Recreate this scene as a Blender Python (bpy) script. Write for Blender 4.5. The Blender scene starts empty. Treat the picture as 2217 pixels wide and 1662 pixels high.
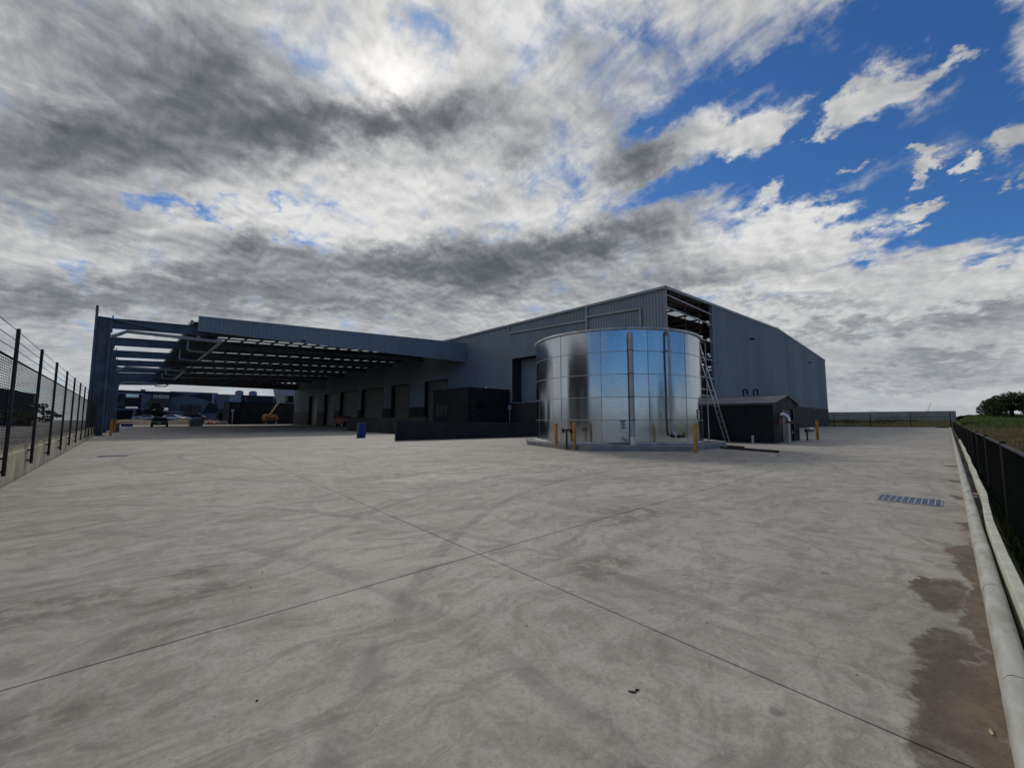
import bpy, bmesh, math, random
from mathutils import Vector, Matrix
R = math.radians
SC = bpy.context.scene
COL = SC.collection
random.seed(7)

# ------------------------------------------------------------------ camera
cam_data = bpy.data.cameras.new('camera')
cam = bpy.data.objects.new('camera', cam_data)
COL.objects.link(cam)
cam_data.sensor_width = 36.0
cam_data.lens = 888.0 / 2217.0 * 36.0
cam_data.clip_start = 0.05
cam_data.clip_end = 6000.0
cam.location = (0, 0, 1.3)
cam.rotation_euler = (R(90 + 5.02), 0, R(-43.316))
SC.camera = cam

# ------------------------------------------------------------------ colour management
SC.view_settings.view_transform = 'Standard'
SC.view_settings.look = 'None'
SC.view_settings.exposure = 0.0
SC.view_settings.gamma = 1.0
SC.view_settings.use_curve_mapping = False
SC.cycles.use_denoising = True
SC.cycles.max_bounces = 7
SC.cycles.diffuse_bounces = 4
SC.cycles.glossy_bounces = 4
SC.cycles.transmission_bounces = 4
SC.cycles.transparent_max_bounces = 12
SC.cycles.caustics_reflective = False
SC.cycles.caustics_refractive = False
SC.cycles.sample_clamp_indirect = 4.0

# ------------------------------------------------------------------ sun behind thin cloud
SUN_EL, SUN_AZ = 40.1, 63.4            # azimuth measured from +X towards +Y
sun_vec = Vector((math.cos(R(SUN_EL)) * math.cos(R(SUN_AZ)), math.cos(R(SUN_EL)) * math.sin(R(SUN_AZ)), math.sin(R(SUN_EL))))
sl = bpy.data.lights.new('sun', 'SUN')
sl.energy = 1.3
sl.angle = R(11)
sl.color = (1.0, 0.95, 0.87)
sun = bpy.data.objects.new('sun', sl)
COL.objects.link(sun)
sun.rotation_euler = (-sun_vec).to_track_quat('-Z', 'Y').to_euler()

# ------------------------------------------------------------------ world: sky with broken cloud
world = bpy.data.worlds.new('World')
SC.world = world
world.use_nodes = True
WT = world.node_tree
WT.nodes.clear()

class NT:
    """tiny node-building helper"""
    def __init__(s, tree): s.t = tree
    def node(s, typ, **kw):
        n = s.t.nodes.new(typ)
        for k, v in kw.items(): setattr(n, k, v)
        return n
    def put(s, sock, v):
        if isinstance(v, bpy.types.NodeSocket): s.t.links.new(v, sock)
        elif v is not None: sock.default_value = v
    def m(s, op, a, b=None, c=None, clamp=False):
        n = s.node('ShaderNodeMath', operation=op, use_clamp=clamp)
        for i, v in enumerate((a, b, c)):
            if v is not None: s.put(n.inputs[i], v)
        return n.outputs[0]
    def v(s, op, a, b=None, c=None, scale=None):
        n = s.node('ShaderNodeVectorMath', operation=op)
        for i, x in enumerate((a, b, c)):
            if x is not None: s.put(n.inputs[i], x)
        if scale is not None: s.put(n.inputs['Scale'], scale)
        return n.outputs['Value'] if op in ('DOT_PRODUCT', 'LENGTH', 'DISTANCE') else n.outputs['Vector']
    def noise(s, vec, scale, detail=6, rough=0.55, dist=0.0, lac=2.0, out=0, dim='3D'):
        n = s.node('ShaderNodeTexNoise', noise_dimensions=dim)
        s.put(n.inputs['Vector'], vec)
        n.inputs['Scale'].default_value = scale
        n.inputs['Detail'].default_value = detail
        n.inputs['Roughness'].default_value = rough
        n.inputs['Lacunarity'].default_value = lac
        n.inputs['Distortion'].default_value = dist
        return n.outputs[out]
    def sep(s, vec):
        n = s.node('ShaderNodeSeparateXYZ'); s.put(n.inputs[0], vec); return n.outputs
    def comb(s, x, y, z):
        n = s.node('ShaderNodeCombineXYZ')
        for i, q in enumerate((x, y, z)): s.put(n.inputs[i], q)
        return n.outputs[0]
    def mix(s, fac, a, b, blend='MIX'):
        n = s.node('ShaderNodeMix', data_type='RGBA', blend_type=blend, clamp_factor=True)
        s.put(n.inputs[0], fac)
        for sock, q in ((n.inputs[6], a), (n.inputs[7], b)):
            s.put(sock, q if isinstance(q, bpy.types.NodeSocket) else (tuple(q) + (1.0,))[:4])
        return n.outputs[2]
    def ramp(s, fac, stops, interp='LINEAR'):
        n = s.node('ShaderNodeValToRGB'); cr = n.color_ramp; cr.interpolation = interp
        while len(cr.elements) < len(stops): cr.elements.new(0.5)
        for e, (p, c) in zip(cr.elements, stops):
            e.position = p; e.color = (tuple(c) + (1.0,))[:4] if not isinstance(c, (int, float)) else (c, c, c, 1)
        s.put(n.inputs[0], fac); return n.outputs[0]
    def sstep(s, x, a, b, lo=0.0, hi=1.0):
        n = s.node('ShaderNodeMapRange', interpolation_type='SMOOTHSTEP')
        s.put(n.inputs[0], x)
        for i, q in enumerate((a, b, lo, hi)): n.inputs[i + 1].default_value = q
        return n.outputs[0]

# cloud masses: (a, b, c, d, e, f, weight) of g = exp(-((a az + b el + c)^2 + (d az + e el + f)^2)), degrees
DARK =[
    (-0.1355,-0.0071,13.2229,-0.043,-0.2146,9.2873,0.9),
    (-0.1186,-0.0243,10.7899,-0.0311,-0.2727,12.0355,0.95),
    (-0.1972,-0.0726,20.7578,0.0484,-0.4196,9.5432,0.25),
    (-0.0762,0.0225,4.1474,-0.1306,-0.4528,24.9054,1.0),
    (-0.1147,0.0068,8.661,-0.0991,-0.3714,19.5114,0.7),
    (-0.0467,0.0035,2.5639,-0.0424,-0.4032,10.7875,1.0),
    (-0.0782,0.0107,2.4633,-0.0211,-0.4613,11.7381,0.8),
    (-0.0694,0.0032,2.7606,-0.0066,-0.4129,8.0712,0.65),
    (-0.1993,0.0157,5.7569,0.0246,-0.4731,14.023,1.1),
    (-0.1251,0.001,10.2142,-0.0667,-0.5702,14.1307,0.75),
    (-0.1416,0.0148,13.3414,-0.1889,-0.6439,25.1591,0.8),
    (-0.3551,0.019,28.0988,-0.1172,-0.5473,20.4203,0.7),
    (-0.3864,-0.0006,17.7594,0.005,-0.7821,26.5222,0.5),
    (-0.1911,0.3204,-7.0303,-0.1087,-0.1856,11.8762,0.35),
    (-0.0866,0.0397,3.3434,-0.1421,-0.4273,19.0895,0.3),
    (-0.0615,0.0024,4.3826,-0.0711,-0.6256,14.166,0.6),
    (-0.1519,0.0071,3.2622,0.0392,-0.8906,15.1318,0.4),
    (-0.1871,-0.0428,17.9572,0.0056,-0.3893,10.3712,0.45),
    (-0.0838,-0.0006,0.3835,0.0617,-1.0453,9.9461,0.8),
    (-0.1734,-0.0074,-0.256,0.0611,-1.2898,6.6907,0.7),
    (-0.1384,-0.0008,1.7343,0.1275,-1.3596,16.8109,0.6),
    (-0.2626,0.0061,-0.9701,-0.0033,-2.0069,20.7799,0.5),
    (-0.1173,-0.0041,0.3802,0.0278,-2.1361,7.792,0.5),
    (-0.2457,0.0166,23.6633,-0.1224,-0.9557,17.7538,0.35),
    (-0.3655,0.0261,34.2326,-0.4025,-1.1966,60.2695,0.35),
    (-0.1274,0.594,-19.6564,-0.2013,-0.1884,20.1723,0.3),
]
LIGHT =[
    (-0.0489,0.0519,-0.2407,-0.0504,-0.1815,10.5471,0.45),
    (-0.055,0.0024,3.9155,-0.0585,-0.3208,12.1895,0.5),
    (-0.2907,-0.0873,30.9604,0.0608,-0.3218,3.3226,0.3),
    (-0.0591,0.0147,2.9369,-0.0842,-0.3792,16.3775,0.35),
    (-0.1473,0.0097,13.3363,-0.1955,-0.7418,29.7501,0.4),
    (-0.1203,0.0049,7.4302,-0.0514,-0.3461,17.2599,0.25),
    (-0.1042,0.0446,2.6944,-0.0509,-0.2232,8.5694,0.4),
    (-0.1278,0.0563,0.4901,-0.0484,-0.3432,12.197,0.45),
    (-0.0804,0.0091,0.9916,0.0106,-0.3266,7.0355,0.5),
    (-0.0724,0.0063,4.3516,-0.1057,-0.6936,23.668,0.5),
    (-0.0928,-0.0051,1.0185,0.0845,-0.4886,5.9506,0.3),
    (-0.0696,-0.0016,0.2055,0.0189,-0.1956,1.9447,0.25),
    (-0.0911,-0.0034,2.0949,0.028,-0.2874,3.0644,0.25),
]
GAP =[
    (-0.1312,0.051,-1.7574,-0.0127,-0.2035,7.4272,1.3),
    (-0.2519,0.0123,-1.6079,0.0348,-0.1101,3.4364,0.95),
    (-0.0925,0.0477,-0.4409,-0.06,-0.3631,13.7005,0.9),
    (-0.0758,0.0071,0.3678,0.0349,-0.2507,6.4206,1.25),
    (-0.1455,-0.0106,-0.2674,0.0966,-0.2734,5.3071,1.3),
    (-0.1848,0.0491,3.7546,-0.0542,-0.6241,18.968,0.4),
    (-0.154,0.0454,1.9007,-0.059,-0.6988,21.1726,0.75),
    (-0.213,-0.0184,18.8801,-0.0798,-0.8359,25.8045,0.85),
    (-0.1755,0.0288,12.8865,-0.5604,-1.6684,85.5823,0.6),
    (-0.4817,0.0227,35.8013,-0.1468,-0.7918,27.9789,0.6),
    (-0.4674,-0.1171,41.6366,0.1332,-1.0041,11.2801,0.5),
    (-0.3481,0.5424,-4.3295,-0.1833,-0.3719,27.8786,0.65),
    (-0.3534,0.3371,20.8678,-1.0411,-0.9158,130.0453,0.5),
    (-0.5668,0.9265,-6.8077,-0.4675,-0.8679,69.2844,0.4),
    (-0.3588,0.4589,-10.0842,-0.1328,-0.3246,17.9623,0.35),
    (-0.4634,-0.0194,9.9312,0.1044,-0.699,11.0197,0.6),
    (-0.7307,-0.0388,9.6226,0.2639,-1.3858,20.1661,0.3),
    (-0.2146,0.1682,0.3546,-0.3648,-0.993,44.7908,0.5),
    (-0.111,0.0646,-1.1415,-0.0974,-0.5701,22.8934,0.35),
    (-0.122,0.0878,-0.43,-0.3718,-1.1962,50.8026,0.4),
    (-0.9084,0.0805,87.3395,-1.1236,-2.0478,171.1493,0.35),
    (-0.5137,0.0346,47.1897,-0.6228,-2.273,93.8402,0.35),
    (-0.6265,-0.3253,15.4805,0.2261,-0.3138,7.9936,0.9),
    (-0.1755,0.0096,-0.334,0.0245,-1.6593,23.7806,0.9),
    (-0.2561,0.0094,0.1729,0.1006,-2.7828,36.9934,0.6),
    (-0.4583,0.0341,1.4727,0.0478,-1.7835,29.4782,0.5),
    (-0.334,-0.0145,5.9512,0.1973,-2.2237,17.0872,0.4),
]
FILL =[
    (-0.2688,0.0813,-1.9268,-0.0323,-0.5817,18.2986,1.3),
    (-0.4371,0.1801,-3.2112,-0.1328,-0.7499,24.5741,0.7),
    (-0.4037,0.1131,-4.8209,-0.1376,-1.8885,57.8388,1.0),
    (-0.2429,0.0543,2.0081,0.0162,-0.4847,15.0161,1.3),
    (-0.2189,0.1472,-0.3648,-0.1568,-0.4614,18.4538,0.7),
    (-0.6564,0.1434,-6.9971,-0.1286,-0.7537,17.0435,1.3),
    (-0.2806,-0.0165,3.3485,0.1571,-0.6098,12.0578,1.0),
    (-0.1299,0.004,1.8605,0.0679,-0.6445,11.8722,1.0),
    (-0.9959,0.2698,-4.7239,-0.2238,-1.1137,26.0609,1.1),
    (-0.7645,0.1004,-1.2047,-0.0032,-1.6424,34.2279,0.9),
    (-1.4304,-0.1034,5.0513,0.6284,-1.6954,39.6371,0.8),
    (-0.7545,0.1187,-3.9906,-0.0409,-1.7398,39.4046,0.8),
    (-0.3928,-0.0229,3.9986,0.1179,-0.5093,8.3419,1.0),
    (-0.1431,0.0115,-0.2641,-0.0345,-0.6743,9.1046,1.1),
    (-0.1035,0.0037,0.0565,0.0038,-0.7403,8.5008,1.1),
    (-0.6217,0.1479,1.419,-0.1255,-1.0356,24.1563,0.6),
    (-0.8912,0.3945,0.724,-0.3618,-1.1836,34.9692,0.9),
    (-0.3806,0.0302,1.4567,0.0883,-1.3477,26.054,0.7),
    (-0.5362,0.046,-1.1076,0.2149,-2.9633,60.9459,0.7),
    (-0.3302,0.0764,24.5817,-0.2383,-0.573,31.7455,0.8),
    (-0.284,0.0205,27.411,-0.0982,-0.3094,14.3785,0.8),
    (-0.9586,0.2478,0.1711,-0.0349,-1.6091,47.5619,1.3),
    (-1.6607,0.116,-0.2317,0.3307,-1.9965,48.5773,1.2),
    (-0.8482,0.1014,-3.7391,0.1046,-2.2338,50.6008,1.0),
    (-0.8623,0.0757,3.3755,0.3141,-2.266,56.3353,0.9),
    (-1.2721,0.0566,-7.294,0.4435,-2.6039,57.3923,0.9),
    (-0.801,0.0479,-1.097,0.2882,-2.9403,56.8272,0.8),
    (-0.3725,0.176,-1.5348,-0.4092,-2.1225,74.0574,0.4),
]

w = NT(WT)
gen = w.node('ShaderNodeTexCoord').outputs['Generated']
dx, dy, dz = w.sep(gen)
dzc = w.m('MAXIMUM', dz, 0.0)
inv = w.m('DIVIDE', 1.0, w.m('ADD', dzc, 0.27))
P = w.v('SCALE', w.comb(dx, dy, 0.0), scale=inv)                       # position on the cloud deck
qs = w.v('DOT_PRODUCT', P, (0.233, 0.972, 0))
qt = w.v('DOT_PRODUCT', P, (0.972, -0.233, 0))
Q = w.comb(w.m('MULTIPLY', qs, 0.36), qt, 0.0)                          # wind-stretched copy
# wandering of the outlines
wp = w.v('SUBTRACT', w.noise(P, 2.6, 3, 0.55, out=1, dim='2D'), (0.5, 0.5, 0.5))
wp2 = w.v('SUBTRACT', w.noise(P, 11.0, 5, 0.65, out=1, dim='2D'), (0.5, 0.5, 0.5))
az = w.m('MULTIPLY', w.m('ARCTAN2', dy, dx), 180 / math.pi)
el = w.m('MULTIPLY', w.m('ARCSINE', dz), 180 / math.pi)
AE = w.comb(az, el, 0.0)
AE = w.v('ADD', AE, w.v('MULTIPLY', wp, (10.0, 5.0, 0.0)))
AE = w.v('ADD', AE, w.v('MULTIPLY', wp2, (7.0, 4.5, 0.0)))
AE1 = w.v('ADD', w.v('MULTIPLY', AE, (1, 1, 0)), (0, 0, 1))

def blobs(table, start):
    acc = start
    for (a, b, c, d, e, f, wgt) in table:
        p = w.v('DOT_PRODUCT', AE1, (a, b, c))
        q = w.v('DOT_PRODUCT', AE1, (d, e, f))
        g = w.m('POWER', math.exp(-1), w.m('MULTIPLY_ADD', p, p, w.m('MULTIPLY', q, q)))
        acc = w.m('MULTIPLY_ADD', g, wgt, acc)
    return acc

n_big = w.noise(Q, 2.4, 6, 0.52, 0.35, dim='2D')
n_str = w.noise(Q, 9.0, 6, 0.62, 0.3, dim='2D')
n_puf = w.noise(P, 8.0, 8, 0.60, 0.2, dim='2D')
n_puf_s = w.noise(w.v('ADD', P, (0.011, 0.022, 0.0)), 8.0, 8, 0.60, 0.2, dim='2D')
n_mid = w.noise(P, 2.6, 4, 0.5, 0.3, dim='2D')
relief = w.m('SUBTRACT', n_puf, n_puf_s)

far = w.m('POWER', w.m('SUBTRACT', 1.0, dzc), 7.0)
near = w.m('SUBTRACT', 1.0, w.m('MULTIPLY', far, 0.75))
thick = blobs([r[:6] + (-r[6],) for r in LIGHT], blobs(DARK, 0.10))
thick = w.m('MULTIPLY_ADD', w.m('SUBTRACT', n_mid, 0.5), 1.0, thick)
thick = w.m('MULTIPLY_ADD', w.m('SUBTRACT', n_big, 0.5), 0.6, thick)
thick = w.m('MULTIPLY_ADD', w.m('SUBTRACT', n_str, 0.5), w.m('MULTIPLY', near, 0.40), thick)
thick = w.m('MULTIPLY_ADD', relief, w.m('MULTIPLY', near, -1.5), thick)
base_cov = 0.98
cov = blobs(FILL, blobs([r[:6] + (-r[6],) for r in GAP], base_cov))
cov = w.m('MULTIPLY_ADD', w.m('SUBTRACT', n_big, 0.5), 1.35, cov)
cov = w.m('MULTIPLY_ADD', w.m('SUBTRACT', n_str, 0.5), 1.25, cov)
cov = w.m('MULTIPLY_ADD', w.m('SUBTRACT', n_puf, 0.5), 1.7, cov)
rear = w.v('DOT_PRODUCT', gen, (-0.35, -0.94, 0.0))
cov = w.m('MULTIPLY_ADD', w.m('MULTIPLY', w.sstep(rear, 0.0, 0.55), w.sstep(dz, -0.02, 0.12)), -1.0, cov)
cov = w.m('MULTIPLY_ADD', w.m('MAXIMUM', thick, 0.0), 0.55, cov)
alpha = w.sstep(cov, 0.0, 0.95)

cloud = w.ramp(w.m('MULTIPLY_ADD', thick, 0.50, 0.30, clamp=True), [
    (0.0, (0.76, 0.76, 0.75)), (0.22, (0.57, 0.575, 0.575)), (0.42, (0.385, 0.397, 0.412)),
    (0.62, (0.240, 0.255, 0.277)), (0.82, (0.145, 0.157, 0.178)), (1.0, (0.095, 0.105, 0.123))])
# sun glowing through the thin cloud
sd = w.v('DOT_PRODUCT', gen, tuple(sun_vec))
sdc = w.m('MAXIMUM', sd, 0.0)
g1 = w.m('POWER', sdc, 130.0)
g2 = w.m('POWER', sdc, 420.0)
thin = w.m('SUBTRACT', 1.1, w.m('MULTIPLY_ADD', thick, 0.95, 0.18, clamp=True))
glow = w.m('MULTIPLY', w.m('ADD', w.m('MULTIPLY', g1, 0.11), w.m('MULTIPLY', g2, 0.24)), thin)
cloud = w.mix(1.0, cloud, w.v('SCALE', (1.0, 0.92, 0.84), scale=glow), 'ADD')

sky = w.node('ShaderNodeTexSky', sky_type='NISHITA')
sky.sun_disc = False
sky.sun_elevation = R(SUN_EL)
sky.sun_rotation = R(90 - SUN_AZ)
sky.air_density = 1.0; sky.dust_density = 0.35; sky.ozone_density = 2.5
hs = w.node('ShaderNodeHueSaturation')
hs.inputs['Saturation'].default_value = 1.12
w.put(hs.inputs['Color'], sky.outputs[0])
clear = w.v('MULTIPLY', hs.outputs[0], (0.034, 0.057, 0.081))
# distance whitens the clouds low down
cloud = w.mix(w.m('MULTIPLY', far, 0.50), cloud, (0.47, 0.505, 0.55))
col = w.mix(alpha, clear, cloud)
bg = w.node('ShaderNodeBackground')
w.put(bg.inputs['Color'], col)
bg.inputs['Strength'].default_value = 1.0
wo = w.node('ShaderNodeOutputWorld')
WT.links.new(bg.outputs[0], wo.inputs['Surface'])
world.cycles.sampling_method = 'NONE'

# ================================================================== materials
def material(name, col, rough=0.6, metal=0.0, var=0.12, vscale=3.0, bump=0.0, bscale=40.0, tint=None, spec=0.4, coat=0.0, stretch=None):
    m = bpy.data.materials.new(name); m.use_nodes = True
    t = NT(m.node_tree); b = m.node_tree.nodes['Principled BSDF']
    b.inputs['Roughness'].default_value = rough
    b.inputs['Metallic'].default_value = metal
    b.inputs['Specular IOR Level'].default_value = spec
    b.inputs['Coat Weight'].default_value = coat
    pos = t.node('ShaderNodeNewGeometry').outputs['Position']
    if stretch: pos = t.v('MULTIPLY', pos, stretch)
    n = t.noise(pos, vscale, 6, 0.6)
    c2 = tint or tuple(c * (1 - 2.2 * var) for c in col)
    c1 = tuple(min(1, c * (1 + var)) for c in col)
    t.put(b.inputs['Base Color'], t.mix(t.sstep(n, 0.3, 0.72), c1, c2))
    rr = t.m('MULTIPLY_ADD', t.m('SUBTRACT', n, 0.5), 0.3 * (1 if rough > .3 else .3), rough, clamp=True)
    t.put(b.inputs['Roughness'], rr)
    if bump:
        bn = t.node('ShaderNodeBump'); bn.inputs['Strength'].default_value = bump; bn.inputs['Distance'].default_value = 0.01
        t.put(bn.inputs['Height'], t.noise(pos, bscale, 4, 0.6)); t.put(b.inputs['Normal'], bn.outputs[0])
    return m

M = {}
M['cladding'] = material('blue_grey_cladding', (0.215, 0.250, 0.282), 0.42, 0.0, 0.06, 0.25, spec=0.5, stretch=(1, 1, .15))
M['cladding_far'] = material('pale_cladding', (0.33, 0.36, 0.40), 0.5, 0, 0.05, 0.2)
M['trim'] = material('grey_trim', (0.29, 0.315, 0.335), 0.45, 0, 0.05)
M['dado'] = material('charcoal_precast', (0.028, 0.030, 0.034), 0.75, 0, 0.15, 0.8, 0.15, 25)
M['black_paint'] = material('black_render', (0.011, 0.0125, 0.015), 0.75, 0, 0.25, 0.7, 0.1, 30)
M['dark_wall'] = material('dark_blue_grey_render', (0.014, 0.018, 0.025), 0.75, 0, 0.18, 0.8, 0.1, 30)
M['steel_blue'] = material('blue_grey_steel', (0.088, 0.110, 0.138), 0.5, 0.0, 0.15, 1.2)
M['galv'] = material('galvanised_steel', (0.50, 0.52, 0.54), 0.42, 0.85, 0.14, 3.0)
M['galv_dull'] = material('dull_galvanised', (0.42, 0.44, 0.46), 0.55, 0.5, 0.12, 2.0)
M['primer'] = material('red_oxide_primer', (0.075, 0.022, 0.017), 0.6, 0, 0.15, 1.0)
M['dark_steel'] = material('dark_steel', (0.024, 0.026, 0.030), 0.6, 0.1, 0.15, 1.0)
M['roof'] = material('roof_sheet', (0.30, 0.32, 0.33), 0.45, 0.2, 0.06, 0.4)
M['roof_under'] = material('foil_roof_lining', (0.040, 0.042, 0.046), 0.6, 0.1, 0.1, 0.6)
M['door'] = material('roller_door_steel', (0.24, 0.243, 0.238), 0.5, 0.2, 0.07, 0.6)
M['black'] = material('black_powder_coat', (0.010, 0.010, 0.012), 0.7, 0.0, 0.2, 4, spec=.15)
M['purple_black'] = material('dark_plum_powder_coat', (0.020, 0.015, 0.022), 0.5, 0.0, 0.2, 4)
M['orange'] = material('safety_orange_paint', (0.60, 0.245, 0.025), 0.45, 0, 0.14, 5, 0.05, 50, tint=(0.40, 0.16, 0.02))
M['concrete_pale'] = material('pale_concrete', (0.47, 0.475, 0.455), 0.9, 0, 0.06, 3.0, 0.08, 260, tint=(0.32, 0.312, 0.275), stretch=(.8, 3, 3))
M['concrete_block'] = material('sawn_concrete_block', (0.60, 0.595, 0.53), 0.85, 0, 0.08, 4, 0.2, 120, tint=(0.46, 0.47, 0.38))
M['concrete_wall'] = material('stained_concrete', (0.40, 0.365, 0.285), 0.85, 0, 0.12, 1.6, 0.3, 50, tint=(0.20, 0.19, 0.155), stretch=(1, 1, .4))
M['concrete_slab'] = material('grey_plinth_concrete', (0.27, 0.27, 0.27), 0.85, 0, 0.1, 2, 0.2, 60)
M['precast_far'] = material('grey_precast_panel', (0.30, 0.30, 0.30), 0.8, 0, 0.1, 0.5)
M['grate_blue'] = material('blue_grey_grating', (0.13, 0.165, 0.235), 0.5, 0.3, 0.1, 9)
M['rail_grey'] = material('dark_rail', (0.045, 0.055, 0.058), 0.7, 0, 0.15, 5, spec=.15)
M['joint'] = material('joint_sealant', (0.05, 0.048, 0.045), 0.9)
M['pvc'] = material('grey_pvc', (0.40, 0.42, 0.42), 0.45, 0, 0.06)
M['white_pvc'] = material('white_pvc', (0.72, 0.72, 0.70), 0.4, 0, 0.05)
M['shed'] = material('charcoal_shed_sheet', (0.0105, 0.0110, 0.0125), 0.45, 0, 0.12, 1.0)
M['shed_roof'] = material('grey_shed_roof', (0.085, 0.088, 0.105), 0.45, 0, 0.1, 1.0)
M['timber'] = material('dark_wet_timber', (0.035, 0.026, 0.018), 0.75, 0, 0.3, 6, 0.3, 30, stretch=(.3, 3, 3))
M['timber_brown'] = material('brown_timber', (0.10, 0.062, 0.04), 0.75, 0, 0.25, 6, 0.3, 30)
M['blue_plastic'] = material('blue_plastic', (0.012, 0.032, 0.20), 0.42, 0, 0.12, 3)
M['red_paint'] = material('red_paint', (0.28, 0.02, 0.02), 0.4, 0, 0.1, 3, coat=.3)
M['white_paint'] = material('white_paint', (0.75, 0.76, 0.78), 0.35, 0, 0.04, 2, coat=.3)
M['sign_red'] = material('sign_red', (0.45, 0.03, 0.04), 0.5)
M['sign_white'] = material('sign_white', (0.75, 0.74, 0.72), 0.5, 0, 0.03)
M['sign_black'] = material('sign_black', (0.015, 0.015, 0.015), 0.5)
M['glass'] = material('dark_glass', (0.008, 0.010, 0.013), 0.25, 0, 0.05, spec=0.16)
M['sky_glass'] = material('reflective_window', (0.75, 0.80, 0.84), 0.10, 0.9, 0.05)
M['rubber'] = material('rubber', (0.015, 0.015, 0.015), 0.8)
M['lift_orange'] = material('lift_orange', (0.42, 0.17, 0.05), 0.5, 0, 0.12, 3)
M['lift_cream'] = material('lift_cream_boom', (0.55, 0.42, 0.27), 0.5, 0, 0.1, 3)
M['ute_paint'] = material('dark_olive_paint', (0.030, 0.030, 0.026), 0.28, 0, 0.1, 2, coat=.5)
M['skip'] = material('weathered_beige_steel', (0.32, 0.295, 0.23), 0.7, 0, 0.2, 2, 0.2, 20)
M['dirt'] = material('loose_brown_dirt', (0.13, 0.095, 0.07), 0.95, 0, 0.25, 1.2, 0.5, 8)
M['gravel'] = material('grey_gravel', (0.17, 0.165, 0.155), 0.95, 0, 0.2, 1.0, 0.4, 30)
M['bark'] = material('bark', (0.05, 0.038, 0.028), 0.9, 0, 0.2, 4, 0.4, 20)
M['brass'] = material('dull_brass', (0.20, 0.15, 0.07), 0.4, 0.8, 0.1, 8)
M['chrome'] = material('polished_steel', (0.7, 0.7, 0.72), 0.15, 1.0, 0.05)
M['navy'] = material('navy_panel', (0.012, 0.014, 0.026), 0.6, 0, 0.1, 1)
M['slate'] = material('slate_panel', (0.115, 0.135, 0.180), 0.6, 0, 0.08, 1)
M['slate_light'] = material('light_slate_panel', (0.24, 0.28, 0.36), 0.6, 0, 0.06, 1)
M['brown_wall'] = material('brown_panel', (0.075, 0.06, 0.055), 0.7, 0, 0.1, 1)
M['orange_plastic'] = material('orange_plastic', (0.65, 0.12, 0.03), 0.5, 0, .05)
M['mesh_black'] = material('black_wire', (0.0035, 0.0045, 0.004), 0.9, 0.0, 0.1, 4, spec=.08)

def foliage_mat(name, c1, c2, trans=0.25):
    m = bpy.data.materials.new(name); m.use_nodes = True
    t = NT(m.node_tree); nt = m.node_tree; b = nt.nodes['Principled BSDF']
    b.inputs['Roughness'].default_value = 0.6; b.inputs['Specular IOR Level'].default_value = 0.25
    pos = t.node('ShaderNodeNewGeometry').outputs['Position']
    n = t.noise(pos, 2.5, 5, 0.65)
    c = t.mix(t.sstep(n, 0.3, 0.7), c1, c2)
    t.put(b.inputs['Base Color'], c)
    tr = t.node('ShaderNodeBsdfTranslucent'); t.put(tr.inputs[0], c)
    mx = t.node('ShaderNodeMixShader'); mx.inputs[0].default_value = trans
    nt.links.new(b.outputs[0], mx.inputs[1]); nt.links.new(tr.outputs[0], mx.inputs[2])
    nt.links.new(mx.outputs[0], nt.nodes['Material Output'].inputs[0])
    return m
M['leaf'] = foliage_mat('dark_leaf', (0.022, 0.040, 0.012), (0.045, 0.070, 0.022))
M['leaf_dull'] = foliage_mat('dull_leaf', (0.020, 0.032, 0.014), (0.036, 0.050, 0.024))
M['grass_green'] = foliage_mat('green_grass', (0.075, 0.115, 0.028), (0.12, 0.15, 0.045))
M['grass_tan'] = foliage_mat('dry_grass', (0.16, 0.125, 0.06), (0.22, 0.18, 0.09))

def translucent_mat():
    m = bpy.data.materials.new('translucent_skylight'); m.use_nodes = True
    nt = m.node_tree; t = NT(nt); b = nt.nodes['Principled BSDF']
    b.inputs['Base Color'].default_value = (0.8, 0.82, 0.82, 1); b.inputs['Roughness'].default_value = 0.4
    tr = t.node('ShaderNodeBsdfTranslucent'); tr.inputs[0].default_value = (0.85, 0.88, 0.88, 1)
    mx = t.node('ShaderNodeMixShader'); mx.inputs[0].default_value = 0.72
    nt.links.new(b.outputs[0], mx.inputs[1]); nt.links.new(tr.outputs[0], mx.inputs[2])
    nt.links.new(mx.outputs[0], nt.nodes['Material Output'].inputs[0])
    return m
M['skylight'] = translucent_mat()

def tank_mat():
    """spangled galvanised sheet with faint horizontal rolling marks"""
    m = bpy.data.materials.new('bright_galvanised_sheet'); m.use_nodes = True
    nt = m.node_tree; t = NT(nt); b = nt.nodes['Principled BSDF']
    pos = t.node('ShaderNodeNewGeometry').outputs['Position']
    rnd = t.node('ShaderNodeObjectInfo').outputs['Random']
    n = t.noise(t.v('MULTIPLY', pos, (1.2, 1.2, 9.0)), 3.0, 5, 0.6)
    sp = t.node('ShaderNodeTexVoronoi'); sp.inputs['Scale'].default_value = 55.0; t.put(sp.inputs['Vector'], pos)
    c = t.mix(t.sstep(n, 0.3, 0.7), (0.55, 0.59, 0.63), (0.46, 0.50, 0.54))
    c = t.mix(t.m('MULTIPLY', rnd, 0.25), c, (0.42, 0.46, 0.50))
    c = t.mix(0.10, c, sp.outputs['Color'])
    t.put(b.inputs['Base Color'], c)
    b.inputs['Metallic'].default_value = 1.0
    t.put(b.inputs['Roughness'], t.m('MULTIPLY_ADD', n, 0.08, t.m('MULTIPLY_ADD', rnd, 0.04, 0.095)))
    bn = t.node('ShaderNodeBump'); bn.inputs['Strength'].default_value = 0.16; bn.inputs['Distance'].default_value = 0.02
    t.put(bn.inputs['Height'], t.m('ADD', t.noise(t.v('MULTIPLY', pos, (1, 1, 0.35)), 1.6, 3, 0.5), t.m('MULTIPLY', n, 0.06)))
    t.put(b.inputs['Normal'], bn.outputs[0])
    return m
M['tank'] = tank_mat()

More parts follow.
